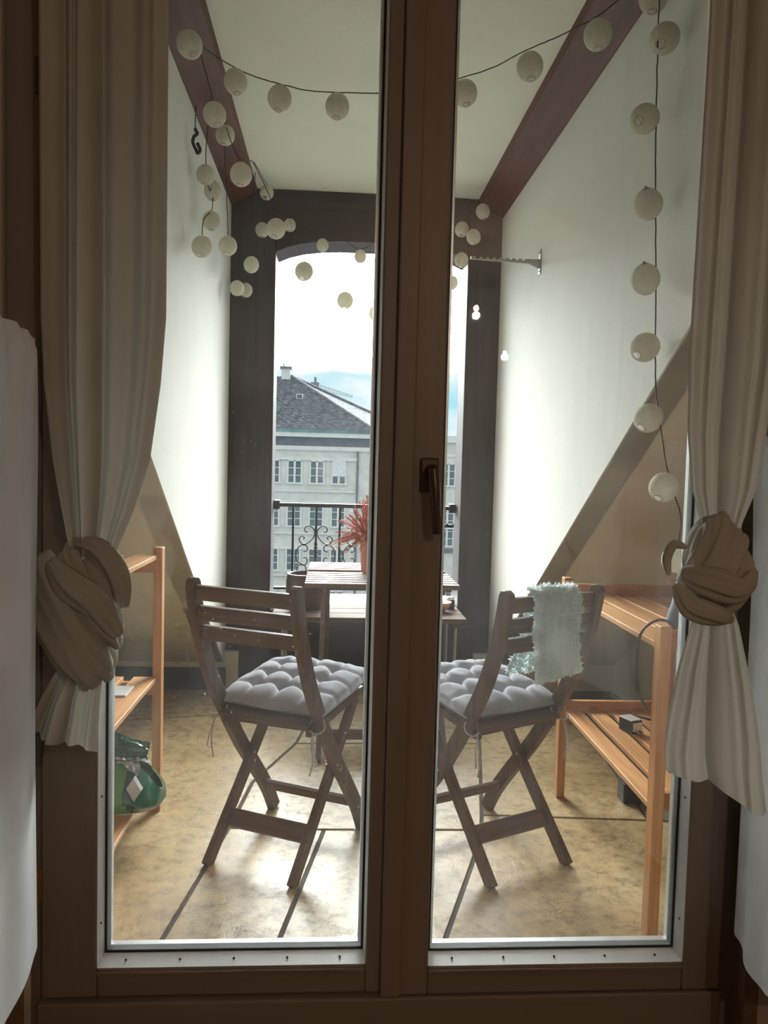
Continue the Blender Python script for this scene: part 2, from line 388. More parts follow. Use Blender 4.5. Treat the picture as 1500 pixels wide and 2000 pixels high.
for nm, x0, x1, lab in (('baseboard_left', -1.29, XL+0.012, 'dark skirting under the left roof slope'),):
    o = MB().box(x0, x1, 2.72, 2.74, 0.0, 0.115).build(nm, M_SKIRT, bevel=0.003); struct(nm, lab, o, 'baseboard')
# beams along the ceiling corners
for nm, sx, xw, lab in (('trim_1', 1, XL, 'dark red-brown ceiling beam along the left wall'), ('trim_2', -1, XR, 'dark red-brown ceiling beam along the right wall')):
    prof = [(xw, 2.60), (xw+sx*0.125, 2.672), (xw+sx*0.137, 2.70), (xw, 2.70)]
    o = MB().prism(prof, 1, 0.10, YB).build(nm, M_BEAM, bevel=0.004); struct(nm, lab, o, 'beam')
# posts, lintel
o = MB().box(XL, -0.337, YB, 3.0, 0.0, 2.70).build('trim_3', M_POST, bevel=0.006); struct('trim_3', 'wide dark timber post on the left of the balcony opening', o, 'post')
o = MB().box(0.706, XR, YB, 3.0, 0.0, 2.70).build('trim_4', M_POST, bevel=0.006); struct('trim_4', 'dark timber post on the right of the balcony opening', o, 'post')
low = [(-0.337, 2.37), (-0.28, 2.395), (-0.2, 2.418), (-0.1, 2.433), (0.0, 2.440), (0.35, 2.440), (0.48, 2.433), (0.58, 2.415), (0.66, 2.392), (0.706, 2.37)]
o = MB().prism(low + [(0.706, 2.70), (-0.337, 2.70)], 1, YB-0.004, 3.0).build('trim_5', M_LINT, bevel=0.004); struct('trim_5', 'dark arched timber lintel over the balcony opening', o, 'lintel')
# parapet and sill under the railing
o = MB().box(-0.337, 0.706, 2.84, 3.02, 0.0, 0.42).build('wall_parapet', M_SKIRT); struct('wall_parapet', 'dark parapet wall under the railing', o, 'wall')
o = MB().box(-0.335, 0.704, 2.80, 3.20, 0.42, 0.455).build('window_sill', M_SILL, bevel=0.004); struct('window_sill', 'pale stone sill on the parapet below the railing', o, 'sill')
# floor of slabs
floor = struct('floor', 'beige stone slab floor of the balcony with dark joints', MB().box(-1.36, 1.66, 0.05, 3.0, -0.08, -0.005).build('floor', M_GROUT), 'floor')
slabs = [
    [(-1.29, 0.11), (-0.44, 0.11), (-0.415, 0.477), (-0.326, 1.10), (-0.287, 1.476), (-0.141, 1.897), (-0.084, 2.285), (-0.573, 2.285), (-0.784, 2.236), (-1.29, 2.14)],
    [(-0.44, 0.11), (-0.183, 0.11), (-0.116, 0.47), (-0.006, 1.085), (-0.326, 1.10), (-0.415, 0.477)],
    [(-0.183, 0.11), (0.185, 0.11), (0.314, 0.464), (0.465, 0.875), (0.529, 1.076), (-0.006, 1.085), (-0.116, 0.47)],
    [(0.185, 0.11), (1.59, 0.11), (1.59, 1.10), (1.142, 1.142), (0.553, 1.190), (0.529, 1.076), (0.465, 0.875), (0.314, 0.464)],
    [(-0.326, 1.10), (-0.006, 1.085), (0.529, 1.076), (0.553, 1.190), (0.680, 1.90), (-0.141, 1.897), (-0.287, 1.476)],
    [(0.553, 1.190), (1.142, 1.142), (1.215, 1.95), (1.26, 2.72), (0.82, 2.72), (0.739, 2.274), (0.680, 1.90)],
    [(-0.141, 1.897), (0.680, 1.90), (0.739, 2.274), (0.82, 2.72), (0.02, 2.72), (-0.084, 2.285)],
    [(-1.29, 2.14), (-0.784, 2.236), (-0.573, 2.285), (-0.084, 2.285), (0.02, 2.72), (-1.29, 2.72)],
]
border = [[(1.142, 1.142), (1.59, 1.10), (1.59, 2.72), (1.26, 2.72), (1.215, 1.95)]]
for k, poly in enumerate(slabs + border):
    n_ = len(poly); area = sum(poly[q][0]*poly[(q+1) % n_][1]-poly[(q+1) % n_][0]*poly[q][1] for q in range(n_))
    if area < 0: poly = poly[::-1]
    off = []
    for q in range(n_):
        p0, p1, p2 = Vector(poly[q-1]), Vector(poly[q]), Vector(poly[(q+1) % n_])
        n1 = (p1-p0).normalized(); n1 = Vector((-n1.y, n1.x)); n2 = (p2-p1).normalized(); n2 = Vector((-n2.y, n2.x))
        bis = (n1+n2); bis = bis/max(0.35, bis.length_squared/2)*1.0
        off.append(p1+bis*0.0065)
    bm = bmesh.new()
    bm.faces.new([bm.verts.new((x, y, -0.02)) for x, y in off])
    e = bmesh.ops.extrude_face_region(bm, geom=list(bm.faces))
    bmesh.ops.translate(bm, vec=(0, 0, 0.02), verts=[g for g in e['geom'] if isinstance(g, bmesh.types.BMVert)])
    bmesh.ops.recalc_face_normals(bm, faces=bm.faces)
    me = bpy.data.meshes.new('slab'); bm.to_mesh(me); bm.free()
    me.materials.append(M_STONE if k < len(slabs) else M_GREYST)
    o = bpy.data.objects.new('slab', me); COL.objects.link(o); o.parent = floor
    b = o.modifiers.new('bevel', 'BEVEL'); b.width = 0.0015; b.segments = 1; b.limit_method = 'ANGLE'; b.angle_limit = R(50)

# ================================================================== the setting: dark room and the glazed double door
ZF = 0.05
def wallbox(nm, lab, x0, x1, y0, y1, z0, z1, m=M_ROOMWALL, cat='wall'):
    return struct(nm, lab, MB().box(x0, x1, y0, y1, z0, z1).build(nm, m), cat)
wallbox('wall_door_left', 'dim brown room wall left of the glazed door', -2.0, -0.605, 0.0, 0.105, 0.0, 2.62)
wallbox('wall_door_right', 'dim brown room wall right of the glazed door', 0.865, 2.2, 0.0, 0.105, 0.0, 2.62)
wallbox('wall_door_top', 'dim brown room wall above the glazed door', -0.605, 0.865, 0.0, 0.105, 2.52, 2.85)
wallbox('wall_room_left', 'left wall of the dim room', -2.1, -2.0, -4.1, 0.1, 0.0, 2.62)
wallbox('wall_room_right', 'right wall of the dim room', 2.2, 2.3, -4.1, 0.1, 0.0, 2.62)
wallbox('wall_room_back', 'rear wall of the dim room', -2.1, 2.3, -4.2, -4.1, 0.0, 2.62)
wallbox('ceiling_room', 'ceiling of the dim room', -2.1, 2.3, -4.2, 0.1, 2.55, 2.65, M_ROOMWALL, 'ceiling')
wallbox('floor_room', 'dark wooden floor of the dim room', -2.1, 2.3, -4.2, 0.1, -0.05, ZF, M_ROOMFLOOR, 'floor')
# outer frame
tr = struct('trim_6', 'brown wooden frame around the glazed double door', cat='door frame')
bx('jamb', M_DOOR, tr, -0.605, -0.540, 0.012, 0.095, ZF, 2.52, 0.003)
bx('jamb', M_DOOR, tr, 0.800, 0.865, 0.012, 0.095, ZF, 2.52, 0.003)
bx('head', M_DOORH, tr, -0.540, 0.800, 0.012, 0.095, 2.46, 2.52, 0.003)
bx('threshold', M_DOORH, tr, -0.540, 0.800, -0.012, 0.10, ZF, 0.189, 0.004)
ZB, ZT = 0.193, 2.455
def sash(nm, lab, x0, gx0, gx1, x1, y0, y1, bead_left, bead_right):
    d = struct(nm, lab, cat='door')
    zb, zt = 0.250, 2.38
    bx('stile', M_DOOR, d, x0, gx0, y0, y1, ZB, ZT, 0.004)
    bx('stile', M_DOOR, d, gx1, x1, y0, y1, ZB, ZT, 0.004)
    bx('rail', M_DOORH, d, gx0, gx1, y0+0.001, y1, ZB, zb, 0.004)
    bx('rail', M_DOORH, d, gx0, gx1, y0+0.001, y1, zt, ZT, 0.004)
    # moulding line round the glass
    for (a, b_, c, e) in ((gx0, gx1, zb-0.012, zb-0.006), ):
        bx('moulding', M_DOORH, d, a, b_, y0-0.003, y0+0.002, c, e, 0.001)
    # metal beads with mitred ends, gasket, screws
    bw = 0.026; yb = y0+0.012
    gy = y1-0.016
    z1 = zb+bw
    def frame(name, mat, xa, xb, za, zc, w, ya, yb_):
        m = MB()
        m.prism([(xa, za), (xb, za), (xb-w, za+w), (xa+w, za+w)], 1, ya, yb_)
        m.build(name, mat, d, bevel=0.0008)
        m = MB(); m.prism([(xa, zc), (xa+w, zc-w), (xb-w, zc-w), (xb, zc)], 1, ya, yb_); m.build(name, mat, d, bevel=0.0008)
        m = MB(); m.prism([(xa, za), (xa+w, za+w), (xa+w, zc-w), (xa, zc)], 1, ya, yb_); m.build(name, mat, d, bevel=0.0008)
        m = MB(); m.prism([(xb, za), (xb, zc), (xb-w, zc-w), (xb-w, za+w)], 1, ya, yb_); m.build(name, mat, d, bevel=0.0008)
    ws, wb, yf, yr = 0.004, 0.008, y0+0.003, gy-0.005      # beads slope back towards the glass
    O = [(gx0, zb), (gx1, zb), (gx1, zt), (gx0, zt)]; I = [(gx0+ws, zb+wb), (gx1-ws, zb+wb), (gx1-ws, zt-ws), (gx0+ws, zt-ws)]
    for i in range(4):
        j = (i+1) % 4
        m = MB().add([(O[i][0], yf, O[i][1]), (O[j][0], yf, O[j][1]), (I[j][0], yr, I[j][1]), (I[i][0], yr, I[i][1]), (O[i][0], yr+0.004, O[i][1]), (O[j][0], yr+0.004, O[j][1]), (I[j][0], yr+0.004, I[j][1]), (I[i][0], yr+0.004, I[i][1])],
                     [(0, 1, 2, 3), (4, 7, 6, 5), (0, 4, 5, 1), (1, 5, 6, 2), (2, 6, 7, 3), (3, 7, 4, 0)])
        m.build('glazing_bead', M_BEAD, d)
    frame('gasket', M_GASK, gx0+0.002, gx1-0.002, zb+0.006, zt-0.002, 0.006, gy-0.006, gy-0.003)
    frame('spacer_bar', M_ALU, gx0+0.002, gx1-0.002, zb+0.006, zt-0.002, 0.012, gy+0.004, gy+0.018)
    scr = MB().lathe([(0.0, -0.001), (0.0022, -0.001), (0.0022, 0.001)], 8).mesh('screw', M_SCREW)
    n = 5
    for i in range(n):
        x = gx0+0.05+(gx1-gx0-0.1)*i/(n-1)
        inst(scr, 'screw', d, (x, y0+0.019, zb+0.005), (R(12), 0, 0))
    for i in range(8):
        for xx, on in ((gx0+0.0025, bead_left), (gx1-0.0025, bead_right)):
            if on: inst(scr, 'screw', d, (xx, y0+0.019, 0.33+i*0.25), (R(90), 0, R(90)))
    p = MB().box(gx0+0.004, gx1-0.004, gy-0.003, gy+0.003, zb+0.004, zt-0.004).build('pane', M_GLASS, d)
    p['label'] = 'clear dusty glass pane'
    return d
d1 = sash('door_1', 'left leaf of the glazed double door, brown frame', -0.536, -0.432, 0.083, 0.116, 0.0, 0.060, True, False)
d2 = sash('door_2', 'right leaf of the glazed double door, with the handle', 0.1185, 0.205, 0.718, 0.796, -0.010, 0.050, False, True)
bx('astragal', M_DOOR, d2, 0.1125, 0.150, -0.016, -0.0095, ZB, ZT, 0.003)
# handle on the right leaf
hd = MB().box(0.162, 0.196, -0.020, -0.010, 1.180, 1.243).build('handle_plate', M_HANDLE, d2, bevel=0.003)
lv = MB(); lv.tube([(0.180, -0.018, 1.222), (0.181, -0.055, 1.222)], 0.009, 12)
lv.tube(smooth_path([(0.181, -0.052, 1.226), (0.184, -0.058, 1.19), (0.188, -0.058, 1.14), (0.191, -0.054, 1.105)], 6), [0.010]*10+[0.009]*9, 10)
lv.build('handle_lever', M_HANDLE, hd, smooth=True)
hg = MB()
for z in (0.42, 0.68, 1.9):
    h = MB(); h.tube([(-0.538, -0.008, z-0.03), (-0.538, -0.008, z+0.03)], 0.007, 10); h.build('hinge', M_BRASS if z < 0.5 else M_SCREW, tr)

# ================================================================== curtains
def curtain(nm, lab, rows, tail_rows, knot, mat, seed, folds, group, k=1.0):
    # k < 1 brings the whole curtain nearer to the room side, at a smaller size
    def pt(x, y, z): return (x*k, -1.45+(y+1.45)*k, 1.22+(z-1.22)*k)
    def rw(r): z, xl, xr, y, a = r; return (1.22+(z-1.22)*k, xl*k, xr*k, -1.45+(y+1.45)*k, a*k)
    rows = [rw(r) for r in rows]; tail_rows = [rw(r) for r in tail_rows]
    knot = dict(knot, c=pt(*knot['c']), r=tuple(q*k for q in knot['r']), wraps=[([pt(*p) for p in ps], rad*k, fl) for ps, rad, fl in knot['wraps']])
    rnd = random.Random(seed)
    c = thing(nm, lab, 'curtain', (knot['c'][0], knot['c'][1], tail_rows[-1][0]), 0, group)
    ox, oy, oz = knot['c'][0], knot['c'][1], tail_rows[-1][0]
    ph = [rnd.uniform(0, 6.28) for _ in range(6)]
    fd = [(rnd.random(), rnd.uniform(0.016, 0.05), rnd.uniform(-0.9, 1.0)) for _ in range(folds)]
    def fold(u, t):
        q = 0.55*math.sin(2*math.pi*1.6*u+ph[0]+0.5*t)+0.35*math.sin(2*math.pi*3.7*u+ph[1])
        for a, w, h in fd:
            q += h*math.exp(-((u-a-0.015*math.sin(3*t+a*9))/w)**2)
        return q
    def interp(rs, t):
        x = t*(len(rs)-1); i = min(int(x), len(rs)-2); k = x-i; k2 = k*k*(3-2*k)*0.5+k*0.5
        return [a+(b-a)*k2 for a, b in zip(rs[i], rs[i+1])]
    def surf(rs):
        def fn(u, t):
            z, xl, xr, y, amp = interp(rs, t)
            sx = u + 0.012*math.sin(2*math.pi*4*u+ph[4])*min(1, 8*u*(1-u))
            x = xl+(xr-xl)*min(1, max(0, sx))
            return (x-ox, y+amp*fold(u, t)-oy, z-oz+(knot['hem']*(1-u)+0.006*math.sin(9*u+ph[5]))*(t if rs is tail_rows else 0))
        return fn
    m = MB().grid(surf(rows), 130, 70); m.build('drape', mat, c, smooth=True)
    m = MB().grid(surf(tail_rows), 110, 46); m.build('tail', mat, c, smooth=True)
    # knot: cloth wound round itself
    kx, ky, kz = knot['c']; rx, ry, rz = knot['r']; ang = knot['ang']
    def kn(u, v):
        th = 2*math.pi*u; la = math.pi*(v-0.5)
        X = math.cos(la)*math.cos(th); Y = math.cos(la)*math.sin(th); Z = math.sin(la)
        dg = X*math.cos(ang)+Z*math.sin(ang)
        w = 0.050*math.sin(11*dg+1.5*math.sin(3*Y+2*X)+ph[0]) + 0.030*math.sin(23*dg+ph[1]+3*X) + 0.014*math.sin(47*dg+ph[3]+4*X) + 0.10*math.sin(2.2*X+1.7*Z+ph[2])
        w -= 0.20*math.exp(-((dg-knot['cut'])/0.07)**2)
        k = 1+w
        sq = 0.86+0.14*abs(math.sin(2*th))
        return (X*rx*k*sq + knot['lean']*Z*rz + kx-ox, Y*ry*k+ky-oy, Z*rz*k+kz-oz)
    MB().grid(kn, 110, 70, True).build('knot', mat, c, smooth=True)
    # two wraps of cloth crossing the knot
    for (pts, rad, flat) in knot['wraps']:
        P = smooth_path([(a-ox, b-oy, d_-oz) for a, b, d_ in pts], 10); n = len(P)
        mm = MB(); vs = []; N = 44
        for i, p in enumerate(P):
            d_ = (P[min(i+1, n-1)]-P[max(i-1, 0)]).normalized(); a = d_.cross(Vector((0, 1, 0))).normalized(); b = a.cross(d_)
            e = math.sin(math.pi*min(1, max(0, (i+1.5)/(n+2))))**0.5
            for k in range(N):
                t = 2*math.pi*k/N; rr = rad*e*(1+0.12*math.sin(3*t+i*0.13+ph[3])+0.10*math.sin(6*t+i*0.06)+0.05*math.sin(11*t+ph[2]+i*0.04)+0.03*math.sin(19*t-i*0.05))
                vs.append(p+a*math.cos(t)*rr+b*math.sin(t)*rr*flat)
        fs = [(i*N+k, i*N+(k+1) % N, (i+1)*N+(k+1) % N, (i+1)*N+k) for i in range(n-1) for k in range(N)]
        fs += [tuple(range(N-1, -1, -1)), tuple((n-1)*N+k for k in range(N))]
        mm.add(vs, fs).build('wrap', mat, c, smooth=True)
    return c
CY = -0.12
curtain('curtain', 'beige linen curtain tied in a big knot, left of the door',
        [(2.42, -0.505, -0.285, CY, 0.018), (1.97, -0.498, -0.288, CY, 0.020), (1.465, -0.495, -0.287, CY, 0.022), (1.353, -0.490, -0.295, CY, 0.021),
         (1.224, -0.475, -0.312, CY, 0.019), (1.14, -0.460, -0.338, CY, 0.017), (1.07, -0.446, -0.366, CY, 0.014), (1.02, -0.440, -0.385, CY, 0.010)],
        [(0.90, -0.455, -0.390, CY-0.01, 0.008), (0.855, -0.462, -0.386, CY-0.01, 0.010), (0.80, -0.487, -0.391, CY-0.01, 0.015), (0.722, -0.514, -0.394, CY-0.01, 0.017)],
        dict(c=(-0.428, CY-0.005, 0.962), r=(0.080, 0.052, 0.118), ang=R(38), cut=0.25, lean=-0.10, hem=0.03,
             wraps=[([(-0.462, CY-0.040, 1.055), (-0.425, CY-0.058, 1.020), (-0.385, CY-0.052, 0.985), (-0.356, CY-0.030, 0.930)], 0.024, 0.7),
                    ([(-0.440, CY+0.01, 1.082), (-0.395, CY-0.01, 1.072), (-0.360, CY-0.02, 1.030), (-0.350, CY-0.018, 0.975)], 0.020, 0.8)]),
        M_CURT, 3, 9, 'tied linen curtains')
curtain('curtain', 'beige linen curtain tied in a loose knot, right of the door',
        [(2.42, 0.622, 0.80, CY, 0.018), (2.0, 0.626, 0.80, CY, 0.018), (1.43, 0.618, 0.79, CY, 0.018), (1.30, 0.622, 0.775, CY, 0.017), (1.20, 0.634, 0.762, CY, 0.015), (1.14, 0.655, 0.738, CY, 0.012), (1.08, 0.664, 0.726, CY, 0.009)],
        [(1.00, 0.652, 0.715, CY-0.008, 0.008), (0.955, 0.645, 0.735, CY-0.01, 0.012), (0.85, 0.622, 0.765, CY-0.01, 0.018), (0.74, 0.606, 0.790, CY-0.01, 0.021), (0.665, 0.600, 0.800, CY-0.01, 0.022), (0.605, 0.605, 0.812, CY-0.01, 0.022)],
        dict(c=(0.682, CY-0.005, 1.052), r=(0.066, 0.048, 0.096), ang=R(140), cut=-0.3, lean=-0.06, hem=0.085,
             wraps=[([(0.612, CY-0.028, 1.052), (0.650, CY-0.050, 1.042), (0.700, CY-0.055, 1.032), (0.740, CY-0.030, 1.060)], 0.026, 0.7),
                    ([(0.606, CY-0.02, 1.030), (0.622, CY-0.045, 0.998), (0.660, CY-0.050, 0.985), (0.702, CY-0.035, 0.972)], 0.020, 0.8),
                    ([(0.598, CY-0.01, 1.045), (0.590, CY-0.015, 1.075), (0.602, CY-0.015, 1.100), (0.628, CY-0.01, 1.095)], 0.008, 0.6)]),
        M_CURT2, 11, 8, 'tied linen curtains', 0.90)

# white cloth covers on the stands that flank the door
def cover(nm, lab, per, z0, z1, seed):
    """per: four ground corners, counter-clockwise"""
    rnd = random.Random(seed)
    ox = sum(p[0] for p in per)/4; oy = sum(p[1] for p in per)/4; oz = ZF
    t = thing(nm, lab, 'rack', (ox, oy, oz))
    ph = [rnd.uniform(0, 6) for _ in range(4)]
    def fn(u, v):
        q = u*4; i = int(q) % 4; k = q-int(q)
        a, b = per[i], per[(i+1) % 4]
        cx = a[0]+(b[0]-a[0])*k-ox; cy = a[1]+(b[1]-a[1])*k-oy; l = math.hypot(cx, cy)
        corner = min(k, 1-k)
        w = 0.004*math.sin(11*u*math.pi+ph[0]+1.5*v)+0.003*math.sin(37*u+ph[1]-3*v)-0.010*math.exp(-(corner/0.05)**2)
        w += 0.006*math.sin(26*(k-0.5)+9*v)*math.exp(-v*5)
        z = z1+(z0-z1)*v
        if v > 0.985: z += 0.012*math.exp(-(corner/0.05)**2)
        w -= 0.014*max(0, 1-v*40)
        return (cx*(1+w/l), cy*(1+w/l), z-oz)
    MB().grid(fn, 160, 70, True).build('cover', M_WHITE, t, smooth=True)
    ins = [(((x-ox)*0.93), ((y-oy)*0.93)) for x, y in per]
    MB().prism(ins, 2, z1-oz-0.03, z1-oz-0.004).build('top_board', M_WHITE, t)
    for x, y in ins:
        x *= 0.88; y *= 0.88
        MB().box(x-0.014, x+0.014, y-0.014, y+0.014, 0, z1-oz-0.03).build('leg', M_ROOMFLOOR, t)
    return t
cover('covered_rack', 'tall rack under a white cloth, at the left edge beside the knotted curtain', [(-0.80, -0.16), (-0.85, -0.44), (-0.432, -0.48), (-0.462, -0.185)], 0.43, 1.415, 5)
cover('covered_rack', 'rack under a white cloth behind the right curtain tail', [(0.806, -0.02), (0.757, -0.235), (1.15, -0.30), (1.17, -0.03)], 0.325, 1.30, 8)

# ================================================================== chairs
def sweep_xz(prof, width, th):
    """side-profile strip (u,z) -> prism of given strip width, thickness along x centred on 0"""
    P = smooth_path([(0, u, z) for u, z in prof], 6); L = []; Rr = []
    for i, p in enumerate(P):
        d = (P[min(i+1, len(P)-1)]-P[max(i-1, 0)]).normalized(); nrm = Vector((0, -d.z, d.y)); w = width/2
        L.append((p.y+nrm.y*w, p.z+nrm.z*w)); Rr.append((p.y-nrm.y*w, p.z-nrm.z*w))
    return L, Rr
def strip_mesh(prof, width, th, round_top=True):
    L, Rr = sweep_xz(prof, width, th); n = len(L); m = MB()
    if round_top:
        a, b = Vector(L[0]), Vector(Rr[0]); c = (a+b)/2; d = (Vector(L[0])-Vector(L[1])).normalized()
        cap = [c+(a-c)*math.cos(t)+d*(width/2)*math.sin(t)*0.8 for t in (R(45), R(90), R(135))]
    vs = []; fs = []
    for sx in (-th/2, th/2):
        vs += [(sx, *p) for p in L] + [(sx, *p) for p in Rr]
    for i in range(n-1):
        fs += [(i, i+1, n+i+1, n+i), (2*n+i, 3*n+i, 3*n+i+1, 2*n+i+1), (i, 2*n+i, 2*n+i+1, i+1), (n+i, n+i+1, 3*n+i+1, 3*n+i)]
    fs.append((n-1, 3*n-1, 4*n-1, 2*n-1))
    if round_top:
        o = len(vs); vs += [(-th/2, *p) for p in cap] + [(th/2, *p) for p in cap]
        fs += [(0, n, o+2, o+1, o), (2*n, o+3, o+4, o+5, 3*n), (0, o, o+3, 2*n), (o, o+1, o+4, o+3), (o+1, o+2, o+5, o+4), (o+2, n, 3*n, o+5)]
    else: fs.append((0, n, 3*n, 2*n))
    return m.add(vs, fs)
POST = [(-0.302, 0.872), (-0.285, 0.79), (-0.262, 0.71), (-0.210, 0.585), (-0.125, 0.445), (-0.035, 0.315), (0.055, 0.205), (0.140, 0.095), (0.195, 0.0)]
LEG = [(0.162, 0.452), (0.02, 0.292), (-0.12, 0.140), (-0.250, 0.0)]
def make_chair(label, loc, rz):
    t = thing('folding_chair', label, 'chair', loc, rz, 'folding chairs at the table')
    pm = strip_mesh(POST, 0.047, 0.025).mesh('post', M_CHAIR); lm = strip_mesh(LEG, 0.040, 0.022, False).mesh('leg', M_CHAIR)
    for s in (-1, 1):
        p = inst(pm, 'post', t, (s*0.172, 0, 0)); b = p.modifiers.new('bevel', 'BEVEL'); b.width = 0.003; b.segments = 2; b.limit_method = 'ANGLE'
        l = inst(lm, 'leg', t, (s*0.147, 0, 0)); b = l.modifiers.new('bevel', 'BEVEL'); b.width = 0.003; b.segments = 2; b.limit_method = 'ANGLE'
        bo = MB().tube([(s*0.186, -0.008, 0.275), (s*0.130, -0.008, 0.275)], 0.0055, 10); bo.build('bolt', M_STEEL, t)
        MB().bar((s*0.147, -0.165, 0.428), (s*0.147, 0.215, 0.468), 0.022, 0.024).build('seat_rail', M_CHAIR, t, bevel=0.003)
    # back slats, tilted with the posts
    for zc, u in ((0.845, -0.297), (0.783, -0.284), (0.722, -0.267)):
        MB().bar((-0.162, u, zc), (0.162, u, zc), 0.016, 0.046, up=(0, -0.20, 1)).build('back_slat', M_CHAIRX, t, bevel=0.003)
    for k in range(6):
        u = -0.155+k*0.067; z = 0.452+0.112*(u+0.165)
        MB().bar((-0.158, u, z), (0.158, u, z), 0.054, 0.014, up=(0, -0.11, 1)).build('seat_slat', M_CHAIRX, t, bevel=0.003)
    MB().bar((-0.160, 0.118, 0.115), (0.160, 0.118, 0.115), 0.018, 0.038, up=(0, -0.6, 1)).build('stretcher', M_CHAIRX, t, bevel=0.003)
    MB().bar((-0.136, -0.145, 0.112), (0.136, -0.145, 0.112), 0.018, 0.056, up=(0, 0.9, 1)).build('stretcher', M_CHAIRX, t, bevel=0.003)
    MB().bar((-0.160, -0.150, 0.432), (0.160, -0.150, 0.440), 0.018, 0.016).build('seat_crossbar', M_CHAIRX, t, bevel=0.003)
    return t
def make_cushion(label, loc, rz, seed):
    rnd = random.Random(seed)
    t = thing('seat_cushion', label, 'cushion', loc, rz, 'tufted grey seat cushions')
    S = 0.192; n = 57; y0 = 0.035
    D = [(-0.5, -0.5), (0, -0.5), (0.5, -0.5), (-0.5, 0), (0, 0), (0.5, 0), (-0.5, 0.5), (0, 0.5), (0.5, 0.5)]
    def prof(a, b):
        e = (1-abs(a)**3.2)*(1-abs(b)**3.2); e = max(0, e)**0.42
        h = e
        dip = 0
        for (p, q) in D:
            r2 = (a-p)**2+(b-q)**2; dip += 0.62*math.exp(-r2/0.012)+0.16*math.exp(-r2/0.05)
        # seams between the buttons
        for p in (-0.5, 0, 0.5):
            dip += 0.20*math.exp(-((a-p)/0.055)**2)+0.20*math.exp(-((b-p)/0.055)**2)
        return h*(1-min(0.85, dip))
    def top(u, v):
        a, b = 2*u-1, 2*v-1; k = 1-0.035*(a*a*b*b) - 0.02*(1-max(abs(a), abs(b)))
        pinch = 1+0.03*math.cos(4*math.pi*a*0.5)*(abs(b) > 0.97)
        x = a*S*k; y = y0+b*S*k*0.98*pinch
        return (x, y, 0.482+0.115*(y+0.165)+0.050*prof(a, b)+0.002*math.sin(17*a+5*b+seed))
    def bot(u, v):
        a, b = 2*u-1, 2*v-1; k = 1-0.035*(a*a*b*b) - 0.02*(1-max(abs(a), abs(b)))
        x = a*S*k; y = y0+b*S*k*0.98
        return (x, y, 0.482+0.115*(y+0.165)-0.022*max(0, (1-abs(a)**6)*(1-abs(b)**6))**0.5)
    m = MB().grid(top, n, n); m.grid(bot, n, n)
    o = m.build('pad', M_CUSH, t, smooth=True)
    wl = o.modifiers.new('weld', 'WELD'); wl.merge_threshold = 0.0022
    # piping round the seam
    pts = []
    for k in range(81):
        s = k/80*4; i = int(s) % 4; f = (s-int(s))*2-1
        a, b = [(f, -1), (1, f), (-f, 1), (-1, -f)][i]
        q = top((a+1)/2, (b+1)/2); pts.append((q[0]*1.004, y0+(q[1]-y0)*1.004, 0.482+0.115*(q[1]+0.165)))
    MB().tube(pts, 0.0032, 6, False).build('piping', M_CUSH, t, smooth=True)
    # ties knotted round the posts
    for s in (-1, 1):
        sw = rnd.uniform(-0.01, 0.01)
        loop = [(s*0.168, -0.140, 0.480), (s*0.192, -0.150, 0.464), (s*0.200, -0.170, 0.448), (s*0.180, -0.182, 0.438), (s*0.150, -0.168, 0.446), (s*0.150, -0.145, 0.470)]
        MB().tube(smooth_path(loop, 6), 0.0025, 6).build('tie', M_TIE, t, smooth=True)
        for q in (0, 1):
            tail = [(s*0.170, -0.184, 0.438), (s*(0.172+0.010*q), -0.194, 0.405-0.02*q), (s*(0.170+0.014*q)+sw, -0.190, 0.360-0.01*q), (s*(0.168+0.012*q), -0.192, 0.315+0.03*q)]
            MB().tube(smooth_path(tail, 5), 0.0023, 6).build('tie', M_TIE, t, smooth=True)
    return t
CH = [((-0.118, 1.013, 0), -R(26), 'left'), ((0.513, 1.000, 0), R(26), 'right')]
make_chair('brown wooden folding chair with a bare back, left of the two', CH[0][0], CH[0][1])
make_chair('brown wooden folding chair with a pale aqua throw over its back', CH[1][0], CH[1][1])
make_cushion('grey tufted cushion tied to the left chair with the bare back', CH[0][0], CH[0][1], 1)
make_cushion('grey tufted cushion tied to the right chair under the aqua throw', CH[1][0], CH[1][1], 2)

# throw over the right chair's back
t = thing('fluffy_throw', 'pale aqua fluffy knitted throw hung over the right chair back', 'throw', CH[1][0], CH[1][1])
path = smooth_path([(0, -0.345, 0.635), (0, -0.338, 0.70), (0, -0.334, 0.78), (0, -0.332, 0.845), (0, -0.322, 0.884), (0, -0.300, 0.894), (0, -0.278, 0.882), (0, -0.262, 0.84), (0, -0.236, 0.76), (0, -0.215, 0.68), (0, -0.205, 0.622)], 7)
TX0, TX1 = -0.098, 0.078
def thr(u, v):
    s = v*(len(path)-1); i = min(int(s), len(path)-2); k = s-i; p = path[i].lerp(path[i+1], k)
    fr = v   # 0 at the camera side hem
    x = TX0+(TX1-TX0)*u + 0.034*min(1, max(0, (v-0.5)/0.1))-0.02*max(0, v-0.85)/0.15
    rib = 0.007*abs(math.sin(u*math.pi*5))+0.003*math.sin(60*v+7*u)
    dr = 1 if v < 0.5 else -1
    wob = 0.004*math.sin(9*u+20*v)
    z = p.z + (0.018*(u-0.5) if v < 0.12 else 0) + wob*0.5
    return (x+0.003*math.sin(26*v), p.y-(rib+wob*0.6)*dr, z)
MB().grid(thr, 60, 90).build('knit', M_THROW, t, smooth=True)
fz = MB(); rf = random.Random(4)
